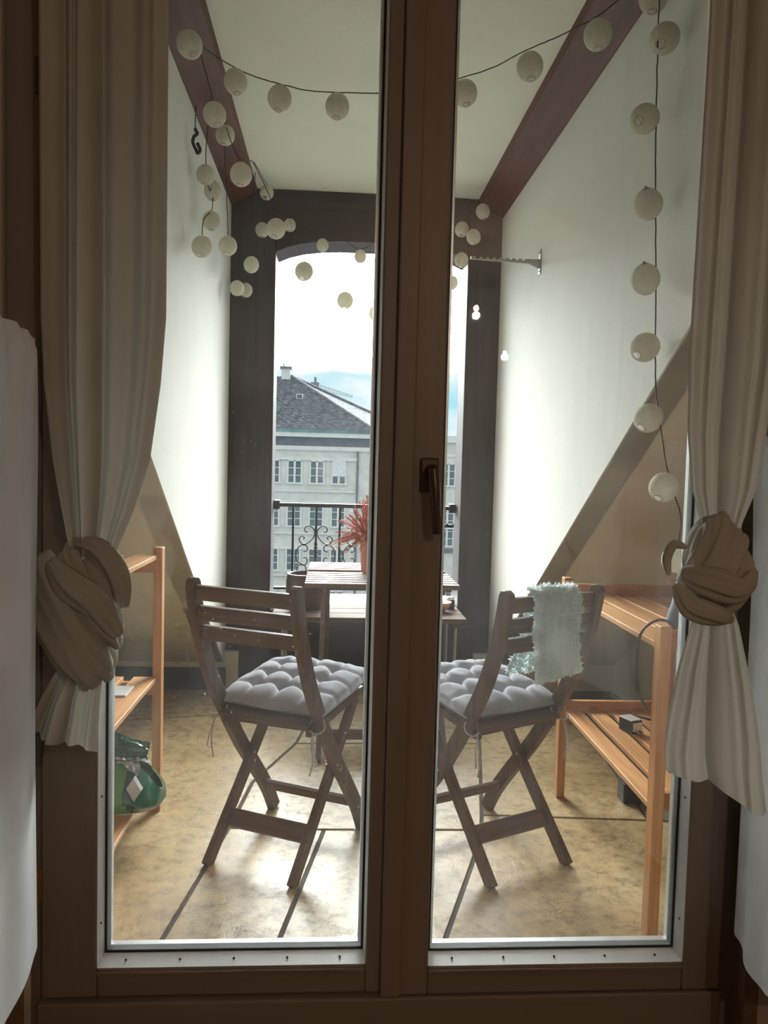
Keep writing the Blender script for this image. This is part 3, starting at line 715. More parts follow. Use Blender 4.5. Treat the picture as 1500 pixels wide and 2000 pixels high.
for k in range(14000):
    u, v = rf.random(), rf.random()
    p = Vector(thr(u, v)); a = Vector(thr(min(1, u+0.01), v))-Vector(thr(max(0, u-0.01), v)); b = Vector(thr(u, min(1, v+0.01)))-Vector(thr(u, max(0, v-0.01)))
    nrm = b.cross(a).normalized()*(1 if rf.random() < 0.9 else -1)
    d = (nrm*rf.uniform(0.4, 1)+Vector((rf.uniform(-1, 1), rf.uniform(-1, 1), rf.uniform(-1.2, 0.5)))*0.8).normalized()
    l = rf.uniform(0.007, 0.016); w = d.cross(Vector((rf.uniform(-1, 1), rf.uniform(-1, 1), rf.uniform(-1, 1))))
    if w.length < 1e-3: continue
    w = w.normalized()*0.0020
    fz.add([p-w, p+w, p+d*l*0.6+w*0.9+Vector((0, 0, -0.001)), p+d*l], [(0, 1, 2), (0, 2, 3)])
tag(fz.build('fuzz', M_FUZZ, t), kind='stuff')

# ================================================================== shelves
def shelf(label, loc, rz, L, W, levels, nsl, slw, sign, ztop, rail=-0.030, pw=0.042, pd=0.030):
    """front edge along +y from 0 to L at x = 0, depth towards sign*x"""
    t = thing('wooden_shelf', label, 'shelf', loc, rz, 'slatted pine shelves')
    for y in (0.0, L):
        for x in (0.0, sign*W):
            o = MB().box(x-pd/2, x+pd/2, y-pw/2, y+pw/2, 0, ztop).build('post', M_PINEZ, t, bevel=0.0025)
    for z in levels:
        for y in (0.0, L):
            yy = y+(pw/2+0.010 if y == 0 else -pw/2-0.010)
            MB().bar((sign*0.0, yy, z+rail), (sign*W, yy, z+rail), 0.020, 0.045).build('cross_rail', M_PINEX, t, bevel=0.002)
        gap = (W-pd*0.0-nsl*slw)/(max(1, nsl-1)) if nsl > 1 else 0
        for k in range(nsl):
            xc = sign*(slw/2+k*(slw+gap)) if nsl > 1 else sign*W/2
            if abs(xc) > W: continue
            MB().box(xc-slw/2, xc+slw/2, pw/2+0.001, L-pw/2-0.001, z-0.008, z+0.008).build('slat', M_PINEY, t, bevel=0.002)
    return t
# right shelf
shelf('pine slatted shelf with two levels on the right, behind the aqua-draped chair', (0.862, 0.47, 0), R(-1.0), 0.875, 0.40, (0.335, 0.772), 5, 0.062, 1, 0.835, 0.022)
# left shelf
shelf('narrow pine slatted shelf with three levels on the left, holding the green bag', (-0.598, 0.40, 0), 0.0, 0.846, 0.19, (0.125, 0.472, 0.898), 2, 0.078, -1, 0.930)

# things on the left shelf
def crumple(rnd, k=5):
    P = [(rnd.uniform(-1, 1), rnd.uniform(-1, 1), rnd.uniform(-1, 1), rnd.uniform(0, 6)) for _ in range(k)]
    return lambda x, y, z, f: sum(math.sin(f*(a*x+b*y+c*z)+d) for a, b, c, d in P)/k
rb = random.Random(21); cr = crumple(rb, 6)
bag = thing('compost_bag', 'shiny dark and light green plastic bag on the lowest left shelf', 'bag', (-0.655, 1.02, 0.134))
def bagh(x):
    t = min(1, max(0, (x+0.125)/0.25)); return 0.205-0.045*t-0.125*t**3
def bagf(u, v):
    th = 2*math.pi*u; c, s_ = math.cos(th), math.sin(th)
    k = math.sin(math.pi*(0.20+0.55*v))**0.5; ky = k*(1-0.70*max(0, v-0.3)/0.7)
    x = 0.128*(1-0.05*v)*math.copysign(abs(c)**0.5, c); y = 0.135*ky*math.copysign(abs(s_)**0.6, s_)
    z = bagh(x)*v
    w = 0.012*cr(x, y, z, 30)+0.006*cr(y, z, x, 75)
    return (x+w*c*0.4, y+w*s_, z+0.004*cr(z, x, y, 50) if v > 0.02 else 0.0)
def part_bag(name, m, parent, lim):
    nu, nv = 120, 44
    vs = [bagf(i/nu, j/(nv-1)) for j in range(nv) for i in range(nu)]; fs = []
    for j in range(nv-1):
        for i in range(nu):
            f = (j*nu+i, j*nu+(i+1) % nu, (j+1)*nu+(i+1) % nu, (j+1)*nu+i)
            if lim(sum((Vector(vs[q]) for q in f), Vector())/4): fs.append(f)
    return MB().add(vs, fs).build(name, m, parent, smooth=True)
edge = lambda c: c.x < 0.040-0.30*c.z+1.1*c.z*c.z+0.05*max(0, 0.05-c.z)*10*0.6
part_bag('body', M_BAGD, bag, lambda c: not edge(c))
part_bag('front_panel', M_BAGL, bag, edge)
# folded-over mouth of the bag, standing up behind
def flap(u, v):
    x = -0.12+0.215*u; z = 0.285-0.085*u**0.8-0.072*v*(0.8+0.2*math.sin(u*5))
    y = -0.045-0.035*math.sin(v*2.4)+0.016*cr(x, z, v, 40)
    return (x+0.006*cr(v, x, z, 25), y+0.008*cr(z, x, u, 110), z+0.008*cr(u, v, x, 30))
MB().grid(flap, 60, 22).build('folded_mouth', M_BAGD, bag, smooth=True)
def flapi(u, v):
    a = flap(u, 1.0); return (a[0], a[1]+0.055*v, a[2]-0.012+0.012*v-0.03*u*v)
MB().grid(flapi, 40, 8).build('inside_of_mouth', M_BLACK, bag, smooth=True)
def lin(u, v):
    x = -0.10+0.165*u
    return (x+0.004*cr(u, v, x, 30), -0.040-0.020*v+0.010*cr(x, u, v, 60), bagh(x)+0.030-0.050*v+0.006*cr(x, u, v, 30))
MB().grid(lin, 40, 12).build('foil_lining', M_BAGF, bag, smooth=True)
pts = [(0.060, 0.115), (0.086, 0.078), (0.066, 0.048), (0.040, 0.085)]
o = MB().add([(x, -0.140+0.25*z, z) for x, z in pts] + [(x, -0.115+0.25*z, z) for x, z in pts], [(0, 1, 2, 3), (7, 6, 5, 4), (0, 4, 5, 1), (1, 5, 6, 2), (2, 6, 7, 3), (3, 7, 4, 0)]).build('print_patch', M_BAGF, bag)
tag(MB().box(-0.760, -0.640, 0.985, 1.090, 0.481, 0.486).build('white_card', M_CARD, bevel=0.001), 'small white printed card lying on the middle left shelf', 'card')

# things on the right shelf
ad = thing('power_adapter', 'black and silver power adapter on the lower right shelf', 'adapter', (1.035, 1.08, 0.344), R(20))
MB().box(-0.022, 0.022, -0.035, 0.035, 0.0, 0.045).build('body', M_BLACK, ad, bevel=0.004)
MB().box(-0.020, 0.020, -0.036, -0.034, 0.010, 0.040).build('label_plate', M_ALU, ad, bevel=0.0005)
MB().box(-0.024, 0.024, -0.030, 0.032, 0.044, 0.0475).build('silver_cover', M_ALU, ad, bevel=0.001)
for s in (-1, 1):
    MB().tube([(s*0.009, -0.035, 0.012), (s*0.009, -0.055, 0.010)], 0.003, 8).build('prong', M_STEEL, ad)
tag(MB().tube(smooth_path([(1.03, 1.115, 0.37), (1.06, 1.18, 0.36), (1.12, 1.19, 0.355), (1.18, 1.14, 0.349), (1.25, 1.08, 0.349)], 8), 0.004, 8).build('adapter_cable', M_BLACK, smooth=True), 'black cable running from the adapter on the lower right shelf', 'cable')
dv = thing('dark_canister', 'dark grey rounded canister on the top right shelf beside the curtain', 'canister', (0.975, 0.60, 0.781))
MB().lathe([(0.0, 0.0), (0.040, 0.0), (0.045, 0.006), (0.044, 0.05), (0.034, 0.085), (0.026, 0.12), (0.022, 0.155), (0.012, 0.165), (0, 0.166)], 28).build('body', M_GREYP, dv, smooth=True)
MB().lathe([(0.0455, 0.012), (0.0475, 0.016), (0.0455, 0.020)], 28).build('ring', M_BLACK, dv, smooth=True)
tag(MB().tube(smooth_path([(0.940, 0.565, 0.79), (0.905, 0.53, 0.830), (0.868, 0.54, 0.832), (0.836, 0.555, 0.79), (0.832, 0.56, 0.70), (0.838, 0.56, 0.64), (0.866, 0.56, 0.58)], 8), 0.004, 8).build('brown_cable', plain('brown_cable', (0.10, 0.06, 0.05), 0.5), smooth=True), 'brown cable looping down from the top right shelf', 'cable')
tag(MB().box(1.10, 1.17, 1.27, 1.34, 0.0, 0.075).build('black_block', M_BLACK, bevel=0.006), 'black block on the floor under the right shelf', 'block')

# ================================================================== table, bench and what stands on them
tb = thing('folding_table', 'brown slatted folding table standing before the balcony railing', 'table', (0.226, 2.29, 0))
TX = 0.344
for k in range(12):
    y = -0.36+k*0.0655
    if k == 6: continue
    MB().box(-TX, TX, y-0.0215, y+0.0215, 0.690, 0.712).build('slat', M_TABLE, tb, bevel=0.003)
for x in (-0.27, 0.27):
    MB().bar((x, -0.375, 0.680), (x, 0.375, 0.680), 0.022, 0.030).build('rail', M_TABLEZ, tb, bevel=0.002)
    MB().bar((x*0.98, 0.18, 0.668), (x*0.98, -0.62, 0.0), 0.022, 0.044, up=(0, 1, 0.5)).build('leg', M_TABLEZ, tb, bevel=0.002)
    MB().bar((x*0.90, -0.16, 0.668), (x*0.90, 0.33, 0.0), 0.022, 0.044, up=(0, 1, -0.5)).build('leg', M_TABLEZ, tb, bevel=0.002)
MB().bar((-0.265, -0.52, 0.088), (0.265, -0.52, 0.088), 0.018, 0.045).build('stretcher', M_TABLE, tb, bevel=0.002)
MB().bar((-0.24, 0.27, 0.09), (0.24, 0.27, 0.09), 0.018, 0.045).build('stretcher', M_TABLE, tb, bevel=0.002)
MB().bar((-TX, 0.03, 0.700), (TX, 0.035, 0.700), 0.040, 0.008).build('fold_batten', M_TABLEZ, tb)

be = thing('plank_bench', 'low wooden plank bench under the railing behind the table', 'bench', (0.20, 2.57, 0))
for y0, y1 in ((-0.20, -0.075), (-0.068, 0.057), (0.064, 0.185)):
    MB().box(-0.50, 0.49, y0, y1, 0.445, 0.470).build('plank', M_BENCH, be, bevel=0.003)
for x in (-0.44, 0.44):
    MB().box(x-0.02, x+0.02, -0.18, 0.17, 0.42, 0.445).build('batten', M_BENCH, be)
    for y in (-0.15, 0.15):
        MB().tube([(x, y, 0.42), (x, y, 0.0)], 0.009, 8).build('leg', M_STEEL, be)

po = thing('brown_planter', 'round dark brown planter on the bench beside the left post', 'planter', (-0.130, 2.625, 0.470))
MB().lathe([(0.0, 0.0), (0.082, 0.0), (0.088, 0.004), (0.104, 0.05), (0.111, 0.10), (0.110, 0.150), (0.105, 0.178), (0.108, 0.186), (0.100, 0.188), (0.097, 0.178), (0.098, 0.14), (0.06, 0.138), (0, 0.138)], 40).build('pot', M_TERRA, po, smooth=True)
MB().lathe([(0, 0.150), (0.05, 0.152), (0.097, 0.146)], 30).build('soil', M_SOIL, po, smooth=True)

fp = thing('heather_pot', 'pink clay pot of rust-red dried heather on the table', 'potted plant', (0.196, 2.30, 0.712))
MB().lathe([(0.0, 0.0), (0.050, 0.0), (0.053, 0.004), (0.058, 0.08), (0.062, 0.155), (0.064, 0.158), (0.060, 0.161), (0.055, 0.155), (0.052, 0.13), (0, 0.13)], 36).build('pot', M_PINKPOT, fp, smooth=True)
MB().lathe([(0, 0.138), (0.054, 0.136)], 24).build('soil', M_SOIL, fp)
rh = random.Random(9); st = MB(); fl1 = MB(); fl2 = MB()
for k in range(170):
    a = rh.uniform(0, 6.283); e = rh.uniform(0.0, 1.0)**1.3*1.4+0.05; L = rh.uniform(0.13, 0.225)
    d = Vector((math.cos(a)*math.cos(e), math.sin(a)*math.cos(e), math.sin(e)))
    p0 = Vector((math.cos(a)*0.02*rh.random(), math.sin(a)*0.02*rh.random(), 0.135))
    mid = p0+d*L*0.55+Vector((0, 0, 0.02)); p1 = p0+d*L+Vector((0, 0, 0.01-0.05*(1-e)))
    st.tube([p0, mid, p1], [0.0016, 0.0014, 0.0008], 4)
    dst = fl1 if rh.random() < 0.6 else fl2
    for q in range(40):
        s = 0.22+0.78*q/39
        c = p0.lerp(mid, min(1, s/0.55)) if s < 0.55 else mid.lerp(p1, (s-0.55)/0.45)
        w = Vector((rh.uniform(-1, 1), rh.uniform(-1, 1), rh.uniform(-0.5, 1))).normalized()
        sd = w.cross(d)
        if sd.length < 1e-3: continue
        sd = sd.normalized()*0.0034; ll = rh.uniform(0.007, 0.013)
        dst.add([c-sd, c+sd, c+(w*0.7+d*0.8)*ll], [(0, 1, 2)])
st.build('stems', M_STEM, fp)
tag(fl1.build('blossom', M_HEATH, fp), 'rust-red heather sprigs', kind='stuff'); tag(fl2.build('blossom', M_HEATH2, fp), 'pinkish heather sprigs', kind='stuff')
bw = thing('wooden_bowl', 'small orange wooden bowl on the right end of the bench', 'bowl', (0.575, 2.58, 0.470))
MB().lathe([(0.0, 0.0), (0.03, 0.0), (0.052, 0.022), (0.066, 0.052), (0.063, 0.053), (0.048, 0.024), (0.0, 0.008)], 32).build('bowl', M_BOWL, bw, smooth=True)
jr = thing('dark_jar', 'small dark jar beside the bowl at the right end of the bench', 'jar', (0.645, 2.66, 0.470))
MB().lathe([(0.0, 0.0), (0.024, 0.0), (0.026, 0.004), (0.026, 0.045), (0.02, 0.052)], 24).build('body', M_BLACK, jr, smooth=True)
MB().lathe([(0.0, 0.066), (0.020, 0.066), (0.021, 0.052)], 24).build('lid', M_ALU, jr, smooth=True)

# ================================================================== railing
rl = thing('iron_railing', 'black wrought iron railing with scrollwork across the balcony opening', 'railing', (0.185, 2.95, 0.455))
zo = 0.455
MB().bar((-0.515, 0, 1.003-zo), (0.512, 0, 1.003-zo), 0.040, 0.022).build('handrail', M_IRON, rl, bevel=0.003)
MB().bar((-0.515, 0, 0.525-zo), (0.512, 0, 0.525-zo), 0.025, 0.014).build('bottom_rail', M_IRON, rl)
for x in (-0.505, 0.500):
    MB().box(x-0.017, x+0.017, -0.03, 0.03, 0.978-zo, 1.028-zo).build('bracket', M_IRON, rl, bevel=0.003)
bal = [-0.411, -0.280, -0.145, -0.010, 0.125, 0.258, 0.390]
for k, x in enumerate(bal):
    m = MB().bar((x, 0, 0.525-zo), (x, 0, 0.995-zo), 0.0125, 0.0125, up=(0, 1, 0))
    m.build('baluster', M_IRON, rl)
    if k % 2 == 1:
        tw = MB(); n = 40; vs = []
        for i in range(n):
            a = i*0.42
            for q in range(4):
                tt = a+q*math.pi/2; vs.append((x+0.0105*math.cos(tt), 0.0105*math.sin(tt), 0.56-zo+0.23*i/(n-1)))
        fs = [(i*4+q, i*4+(q+1) % 4, (i+1)*4+(q+1) % 4, (i+1)*4+q) for i in range(n-1) for q in range(4)]
        tw.add(vs, fs).build('twist', M_IRON, rl)
        MB().lathe([(0, 0.012), (0.009, 0.010), (0.0135, 0.0), (0.009, -0.010), (0, -0.012)], 14, (x, 0, 0.847-zo)).build('collar', M_IRON, rl, smooth=True)
S1 = [(775,540),(800,545),(820,515),(800,475),(750,465),(705,500),(684,550),(700,610),(740,660),(790,700),(830,710),(875,680),(890,640),(870,605),(840,600),(822,625),(840,640)]
S2 = [(830,800),(810,805),(780,780),(785,740),(815,715),(860,720),(905,760),(930,830),(920,910),(880,960),(820,985),(785,955),(780,915),(800,885),(830,895)]
S3 = [(840,1100),(815,1110),(790,1085),(800,1010),(825,990),(870,985),(905,1010),(915,1060),(880,1120),(820,1170),(760,1200),(700,1230)]
for k in (1, 3, 5):
    for sgn in (-1, 1):
        for S in (S1, S2, S3):
            pts = [(bal[k]+sgn*(cx-670)*0.00043, 0, 0.847-zo+(550-cy)*0.00043) for cx, cy in S]
            MB().tube(smooth_path(pts, 5), 0.0038, 6).build('scroll', M_IRON, rl, smooth=True)
        MB().bar((bal[k]+sgn*(810-670)*0.00043, -0.006, 0.847-zo-161*0.00043), (bal[k]+sgn*(840-670)*0.00043, -0.006, 0.847-zo-162*0.00043), 0.012, 0.012).build('clamp', M_IRON, rl)

# steel bracket on the right wall
br = thing('wall_bracket', 'grey toothed steel bracket fixed to the right wall', 'bracket', (XR, 1.947, 2.15))
MB().box(-0.006, 0.0, -0.014, 0.014, -0.055, 0.055).build('plate', M_STEEL, br, bevel=0.0015)
prof = [(-0.006, -0.030), (-0.006, 0.012), (-0.05, 0.010)]
for k in range(8):
    x = -0.07-k*0.029
    prof += [(x, 0.010), (x-0.004, 0.003), (x-0.014, 0.003), (x-0.016, 0.010)]
prof += [(-0.312, 0.012), (-0.312, 0.000), (-0.05, -0.010)]
MB().prism(prof, 1, -0.006, 0.006).build('arm', M_STEEL, br, bevel=0.0008)
for z in (-0.040, 0.040):
    MB().tube([(-0.009, 0, z), (-0.004, 0, z)], 0.005, 10).build('screw', M_SCREW, br)

# ================================================================== string lights with little cloth lanterns
def lantern_mesh():
    prof = []; N = 30
    for i in range(N+1):
        la = R(-72+146*i/N); rr = math.cos(la)*(1-0.045*(i % 2))
        prof.append((rr, math.sin(la)*1.08))
    return MB().lathe(prof, 28).mesh('shade', M_PAPER, True)
shade_me = lantern_mesh()
ring_me = MB().tube([(0.31*math.cos(2*math.pi*k/20), 0.31*math.sin(2*math.pi*k/20), -1.03) for k in range(21)], 0.022, 5, False).tube([(-0.3, 0, -1.02), (0, 0, -0.86), (0.3, 0, -1.02)], 0.016, 5).mesh('ring', M_WIRE, True)
cap_me = MB().lathe([(0.0, 1.22), (0.07, 1.22), (0.10, 1.12), (0.28, 1.045), (0.29, 1.02)], 16).mesh('cap', M_WIRE, True)
LAN = [
    (-0.480, 1.064, 2.528, 0.0400, 'round lantern at the left end of the top garland, on the left beam', -22, 20),
    (-0.357, 1.220, 2.498, 0.0393, 'second lantern of the top garland, by the left beam edge', -8, 8),
    (-0.208, 1.195, 2.441, 0.0400, 'third lantern of the top garland, under the white ceiling', 6, 6),
    (-0.016, 1.181, 2.419, 0.0400, 'lowest lantern of the top garland, left of the door mullion', 4, 10),
    (0.398, 1.102, 2.448, 0.0400, 'garland lantern just right of the door mullion under the ceiling', -6, 14),
    (0.560, 0.897, 2.438, 0.0400, 'garland lantern under the ceiling before the right beam', -4, 14),
    (0.720, 0.762, 2.467, 0.0400, 'garland lantern in front of the dark right beam', 0, 8),
    (0.860, 0.720, 2.553, 0.0393, 'lantern cut off by the top edge at the upper right', 5, 8),
    (-0.441, 1.324, 2.433, 0.0400, 'lantern halfway down the left beam, above a smaller one', -16, 16),
    (-0.466, 1.750, 2.541, 0.0380, 'lantern partly hidden behind another midway on the left beam', 8, 10),
    (-0.361, 1.434, 2.274, 0.0400, 'lantern in front of the lower end of the left beam', 5, 8),
    (-0.375, 2.600, 2.617, 0.0354, 'small lantern where the left beam meets the lintel', 12, 30),
    (-0.519, 1.620, 2.335, 0.0355, 'uppermost lantern hanging against the left wall', 0, 5),
    (-0.511, 1.750, 2.320, 0.0361, 'second lantern down of those hanging against the left wall', 4, 5),
    (-0.511, 1.720, 2.193, 0.0358, 'third lantern down of those hanging against the left wall', -4, 5),
    (-0.513, 1.520, 2.034, 0.0384, 'lower left lantern of the cluster against the left wall', 10, 25),
    (-0.463, 1.850, 2.133, 0.0385, 'lower right lantern of the cluster against the left wall', 5, 25),
    (-0.431, 2.450, 2.212, 0.0380, 'lantern hanging alone in front of the left post', 10, 5),
    (-0.506, 2.500, 2.106, 0.0360, 'left one of the overlapping lantern pair at the left post', 0, 8),
    (-0.481, 2.660, 2.133, 0.0348, 'right one of the overlapping lantern pair at the left post', 10, 8),
    (-0.403, 2.680, 2.452, 0.0362, 'left lantern of the trio on the lintel', 0, 8),
    (-0.265, 1.850, 2.212, 0.0407, 'big middle lantern of the trio on the lintel', 8, 25),
    (-0.261, 2.690, 2.486, 0.0323, 'right lantern of the trio on the lintel', 0, 12),
    (-0.149, 1.953, 2.067, 0.0400, 'largest lantern against the white sky in the opening', 14, 30),
    (-0.087, 2.690, 2.390, 0.0324, 'lantern at the lower edge of the lintel above the opening', 0, 5),
    (0.114, 2.690, 2.341, 0.0326, 'small lantern against the sky beside the door mullion', 0, 5),
    (0.035, 2.300, 2.024, 0.0394, 'lowest whole lantern against the white sky', 4, 20),
    (0.199, 2.600, 2.029, 0.0374, 'sky lantern half hidden by the left edge of the mullion', 0, 5),
    (0.745, 2.600, 2.575, 0.0374, 'upper lantern in the corner below the right beam', -12, 6),
    (0.647, 2.660, 2.497, 0.0379, 'left lantern of the pair below the right beam', 8, 20),
    (0.700, 2.600, 2.442, 0.0375, 'right lantern of the pair below the right beam', -18, 6),
    (0.654, 2.690, 2.346, 0.0369, 'lantern by the tip of the steel wall bracket', 0, 6),
    (0.606, 2.700, 2.227, 0.0357, 'lantern half hidden by the right edge of the mullion', 0, 6),
    (0.831, 0.560, 2.355, 0.0386, 'topmost whole lantern of the vertical strand by the right curtain', 35, 35),
    (0.811, 0.620, 2.177, 0.0385, 'second lantern of the vertical strand by the right curtain', 55, 40),
    (0.823, 0.600, 1.946, 0.0384, 'third lantern of the vertical strand by the right curtain', -20, -18),
    (0.829, 0.610, 1.751, 0.0388, 'fourth lantern of the vertical strand by the right curtain', -15, -16),
    (0.836, 0.610, 1.569, 0.0390, 'fifth lantern of the vertical strand, open end to lower left', 48, 22),
    (0.850, 0.600, 1.377, 0.0383, 'sixth lantern of the vertical strand, over the slanting wall edge', 42, 22),
    (0.880, 0.550, 1.191, 0.0383, 'lowest whole lantern of the vertical strand beside the right curtain', 35, 25),
    (0.897, 0.500, 1.004, 0.0349, 'lantern peeping out behind the right curtain knot', 10, 5),
]
for x, y, z, r, lab, ty, tx in LAN:
    t = thing('paper_lantern', 'pale ' + lab if not lab.startswith('pale') else lab, 'lantern', (x, y, z), 0, 'pale ribbed lanterns of the string lights')
    t.rotation_euler = (R(-tx), R(ty), random.uniform(0, 6.28)*0)
    t.scale = (r, r, r)
    for me, nm in ((shade_me, 'shade'), (ring_me, 'ring'), (cap_me, 'cap')): inst(me, nm, t)
def cord(label, pts, n=6, r=0.0019):
    pts = smooth_path(pts, n); rr = random.Random(len(label))
    pts = [p+Vector((rr.uniform(-1, 1), rr.uniform(-1, 1), rr.uniform(-1, 1)))*0.0008 for p in pts]
    return tag(MB().tube(pts, r, 5).build('light_cord', M_CORD, smooth=True), label, 'cord', 'cords of the string lights')
up = 0.047
def top(i): x, y, z, r = LAN[i][:4]; return (x, y, z+r*1.16)
cord('black cord of the garland swagged across the ceiling', [(-0.477, 1.06, 2.571), (-0.442, 1.1, 2.540), (-0.366, 1.22, 2.547), (-0.289, 1.21, 2.513), (-0.211, 1.195, 2.488), (-0.117, 1.19, 2.470), (-0.029, 1.18, 2.464), (0.14, 1.15, 2.457), (0.268, 1.12, 2.468), (0.390, 1.1, 2.497), (0.463, 1.0, 2.480), (0.548, 0.897, 2.486), (0.61, 0.83, 2.486), (0.68, 0.77, 2.500), (0.718, 0.76, 2.518), (0.84, 0.73, 2.610), (0.862, 0.722, 2.601)])
cord('black cord running along the left beam between lanterns', [(-0.48, 1.066, 2.573), (-0.47, 1.18, 2.57), (-0.445, 1.31, 2.482), (-0.45, 1.5, 2.54), (-0.466, 1.75, 2.586), (-0.42, 1.55, 2.45), (-0.362, 1.436, 2.324), (-0.37, 1.9, 2.50), (-0.385, 2.45, 2.64), (-0.376, 2.6, 2.660)])
cord('black cord hanging down the left wall through three lanterns', [(-0.50, 1.60, 2.62), (-0.515, 1.615, 2.48), top(12), (-0.515, 1.69, 2.30), (-0.511, 1.748, 2.364), (-0.508, 1.73, 2.28), top(14), (-0.520, 1.60, 2.16), top(15)])
cord('black cord to the lower right lantern on the left wall', [(-0.49, 1.85, 2.63), (-0.475, 1.86, 2.40), (-0.466, 1.85, 2.26), top(16)])
cord('black cord dangling at the left post to the lantern pair', [(-0.42, 2.45, 2.66), (-0.428, 2.45, 2.45), top(17), (-0.45, 2.46, 2.18), (-0.49, 2.50, 2.155), top(18), (-0.50, 2.58, 2.155), top(19)])
cord('black cord looped along the lintel', [(-0.376, 2.6, 2.660), (-0.39, 2.66, 2.55), top(20), (-0.33, 2.69, 2.54), top(22), (-0.15, 2.70, 2.47), top(24), (0.02, 2.70, 2.43), top(25), (0.25, 2.71, 2.46), (0.45, 2.71, 2.53), top(29), (0.70, 2.63, 2.60), top(28), (0.74, 2.60, 2.66)])
cord('thin cord of the big middle lantern on the lintel', [(-0.37, 1.9, 2.50), (-0.30, 1.87, 2.36), top(21)])
cord('thin pale-lit cord of the lanterns across the sky', [top(22), (-0.22, 2.3, 2.33), top(23), (-0.06, 2.12, 2.07), top(26), (0.12, 2.45, 2.04), top(27), (0.40, 2.66, 2.13), top(32)], r=0.0009)
cord('black cord down the right post to the bracket tip', [(0.735, 2.60, 2.66), (0.715, 2.60, 2.55), top(30), (0.68, 2.64, 2.42), top(31), (0.63, 2.69, 2.30), top(32)])
cord('black vertical cord of the strand by the right curtain', [(0.811, 0.56, 2.56), (0.812, 0.56, 2.45), (0.818, 0.57, 2.327), (0.837, 0.61, 2.217), (0.841, 0.61, 2.083), (0.843, 0.6, 1.946), (0.857, 0.61, 1.76), (0.861, 0.61, 1.678), (0.866, 0.61, 1.54), (0.868, 0.6, 1.456), (0.876, 0.585, 1.373), (0.886, 0.56, 1.262), (0.893, 0.545, 1.221), (0.908, 0.54, 1.167), (0.917, 0.52, 1.113), (0.905, 0.5, 1.046)])
lp = [(-0.545, 1.546, 2.56), (-0.548, 1.546, 2.48), (-0.540, 1.545, 2.458), (-0.552, 1.547, 2.445), (-0.556, 1.549, 2.425), (-0.545, 1.552, 2.40), (-0.538, 1.553, 2.388), (-0.530, 1.553, 2.402), (-0.540, 1.552, 2.425)]
lc = tag(MB().tube(smooth_path(lp, 7), [0.002]*8+[0.0065]*49, 7).build('coiled_cable', M_CORD, smooth=True), 'black coiled cable end hanging on the left wall below the beam', 'cable')

# ================================================================== the street: houses across the way
GZ = -15.0
gr = struct('ground', 'grey asphalt street below', MB().box(-150, 150, 6, 260, GZ-0.2, GZ).build('ground', M_ROAD), 'street')
def far_window(parent, xc, zc, w, h, y, blind=0.0, cols=2, rowsn=3):
    fr = MB(); t = 0.10
    fr.box(xc-w/2-0.06, xc-w/2+0.05, y-0.10, y+0.02, zc-h/2, zc+h/2); fr.box(xc+w/2-0.05, xc+w/2+0.06, y-0.10, y+0.02, zc-h/2, zc+h/2)
    fr.box(xc-w/2-0.06, xc+w/2+0.06, y-0.10, y+0.02, zc+h/2-0.05, zc+h/2+0.05); fr.box(xc-w/2-0.14, xc+w/2+0.14, y-0.22, y+0.02, zc-h/2-0.08, zc-h/2+0.03)
    fr.box(xc-0.075, xc+0.075, y-0.10, y+0.02, zc-h/2, zc+h/2)
    for i in range(1, rowsn):
        z = zc-h/2+h*i/rowsn; fr.box(xc-w/2, xc+w/2, y-0.08, y+0.02, z-0.025, z+0.025)
    o = fr.build('window', M_WINF, parent)
    MB().box(xc-w/2, xc+w/2, y-0.03, y+0.05, zc-h/2, zc+h/2).build('pane', M_PANE, o)
    if blind:
        MB().box(xc-w/2, xc+w/2, y-0.14, y-0.09, zc+h/2-h*blind, zc+h/2).build('blind', M_BLIND, o)
    return o
BY = 55.0
b1 = thing('apartment_house', 'pale stone corner house with a steep grey tiled hip roof', 'building', (0, BY, GZ))
def B(m, name, mat, parent=b1, **k): return m.build(name, mat, parent, **k)
ZL = -GZ    # local z of the balcony's zero
# wall: main front and the angled corner face
xc0, xcR = -16.0, 2.33
B(MB().prism([(xc0, 0.0), (xcR, 0.0), (xcR+3.2, 2.6), (xcR+3.2, 12), (xc0, 12)], 2, 0.0, ZL+3.0), 'wall', M_FACADE)
def band(z0, z1, out, mat, name='band', xr=xcR):
    k = out
    B(MB().prism([(xc0-k, -k), (xr+k*0.4, -k), (xr+3.2+k*0.6, 2.6-k*0.7), (xr+3.2+k, 12), (xc0-k, 12)], 2, ZL+z0, ZL+z1), name, mat)
band(2.45, 2.75, 0.18, M_FAC2); band(2.72, 3.42, 0.10, M_FRIEZE, 'frieze'); band(3.40, 3.72, 0.55, M_FAC2, 'cornice'); band(3.72, 3.95, 0.62, M_LEAD, 'gutter')
for z in (-0.45, -3.55, -6.65, -9.75):
    B(MB().box(xc0, 1.55, -0.16, 0.02, ZL+z-0.14, ZL+z), 'string_course', M_FAC2)
for z in (1.95, -1.20, -4.60, -7.4):
    B(MB().box(xc0, 1.70, -0.13, 0.02, ZL+z-0.22, ZL+z), 'lintel_course', M_FAC2)
B(MB().tube([(1.72, -0.10, ZL+2.5), (1.72, -0.10, 0.2)], 0.075, 8), 'drainpipe', M_FRIEZE)
for r, (zc, h) in enumerate(((0.87, 1.62), (-2.30, 1.60), (-5.55, 1.60), (-8.7, 1.6), (-11.8, 1.6))):
    for xc in (-10.8, -9.2, -7.6, -6.0, -4.45, -2.86, -1.24, 0.36):
        far_window(b1, xc, ZL+zc, 0.98, h, -0.02, 0.66 if (r == 0 and xc == 0.36) else 0.0)
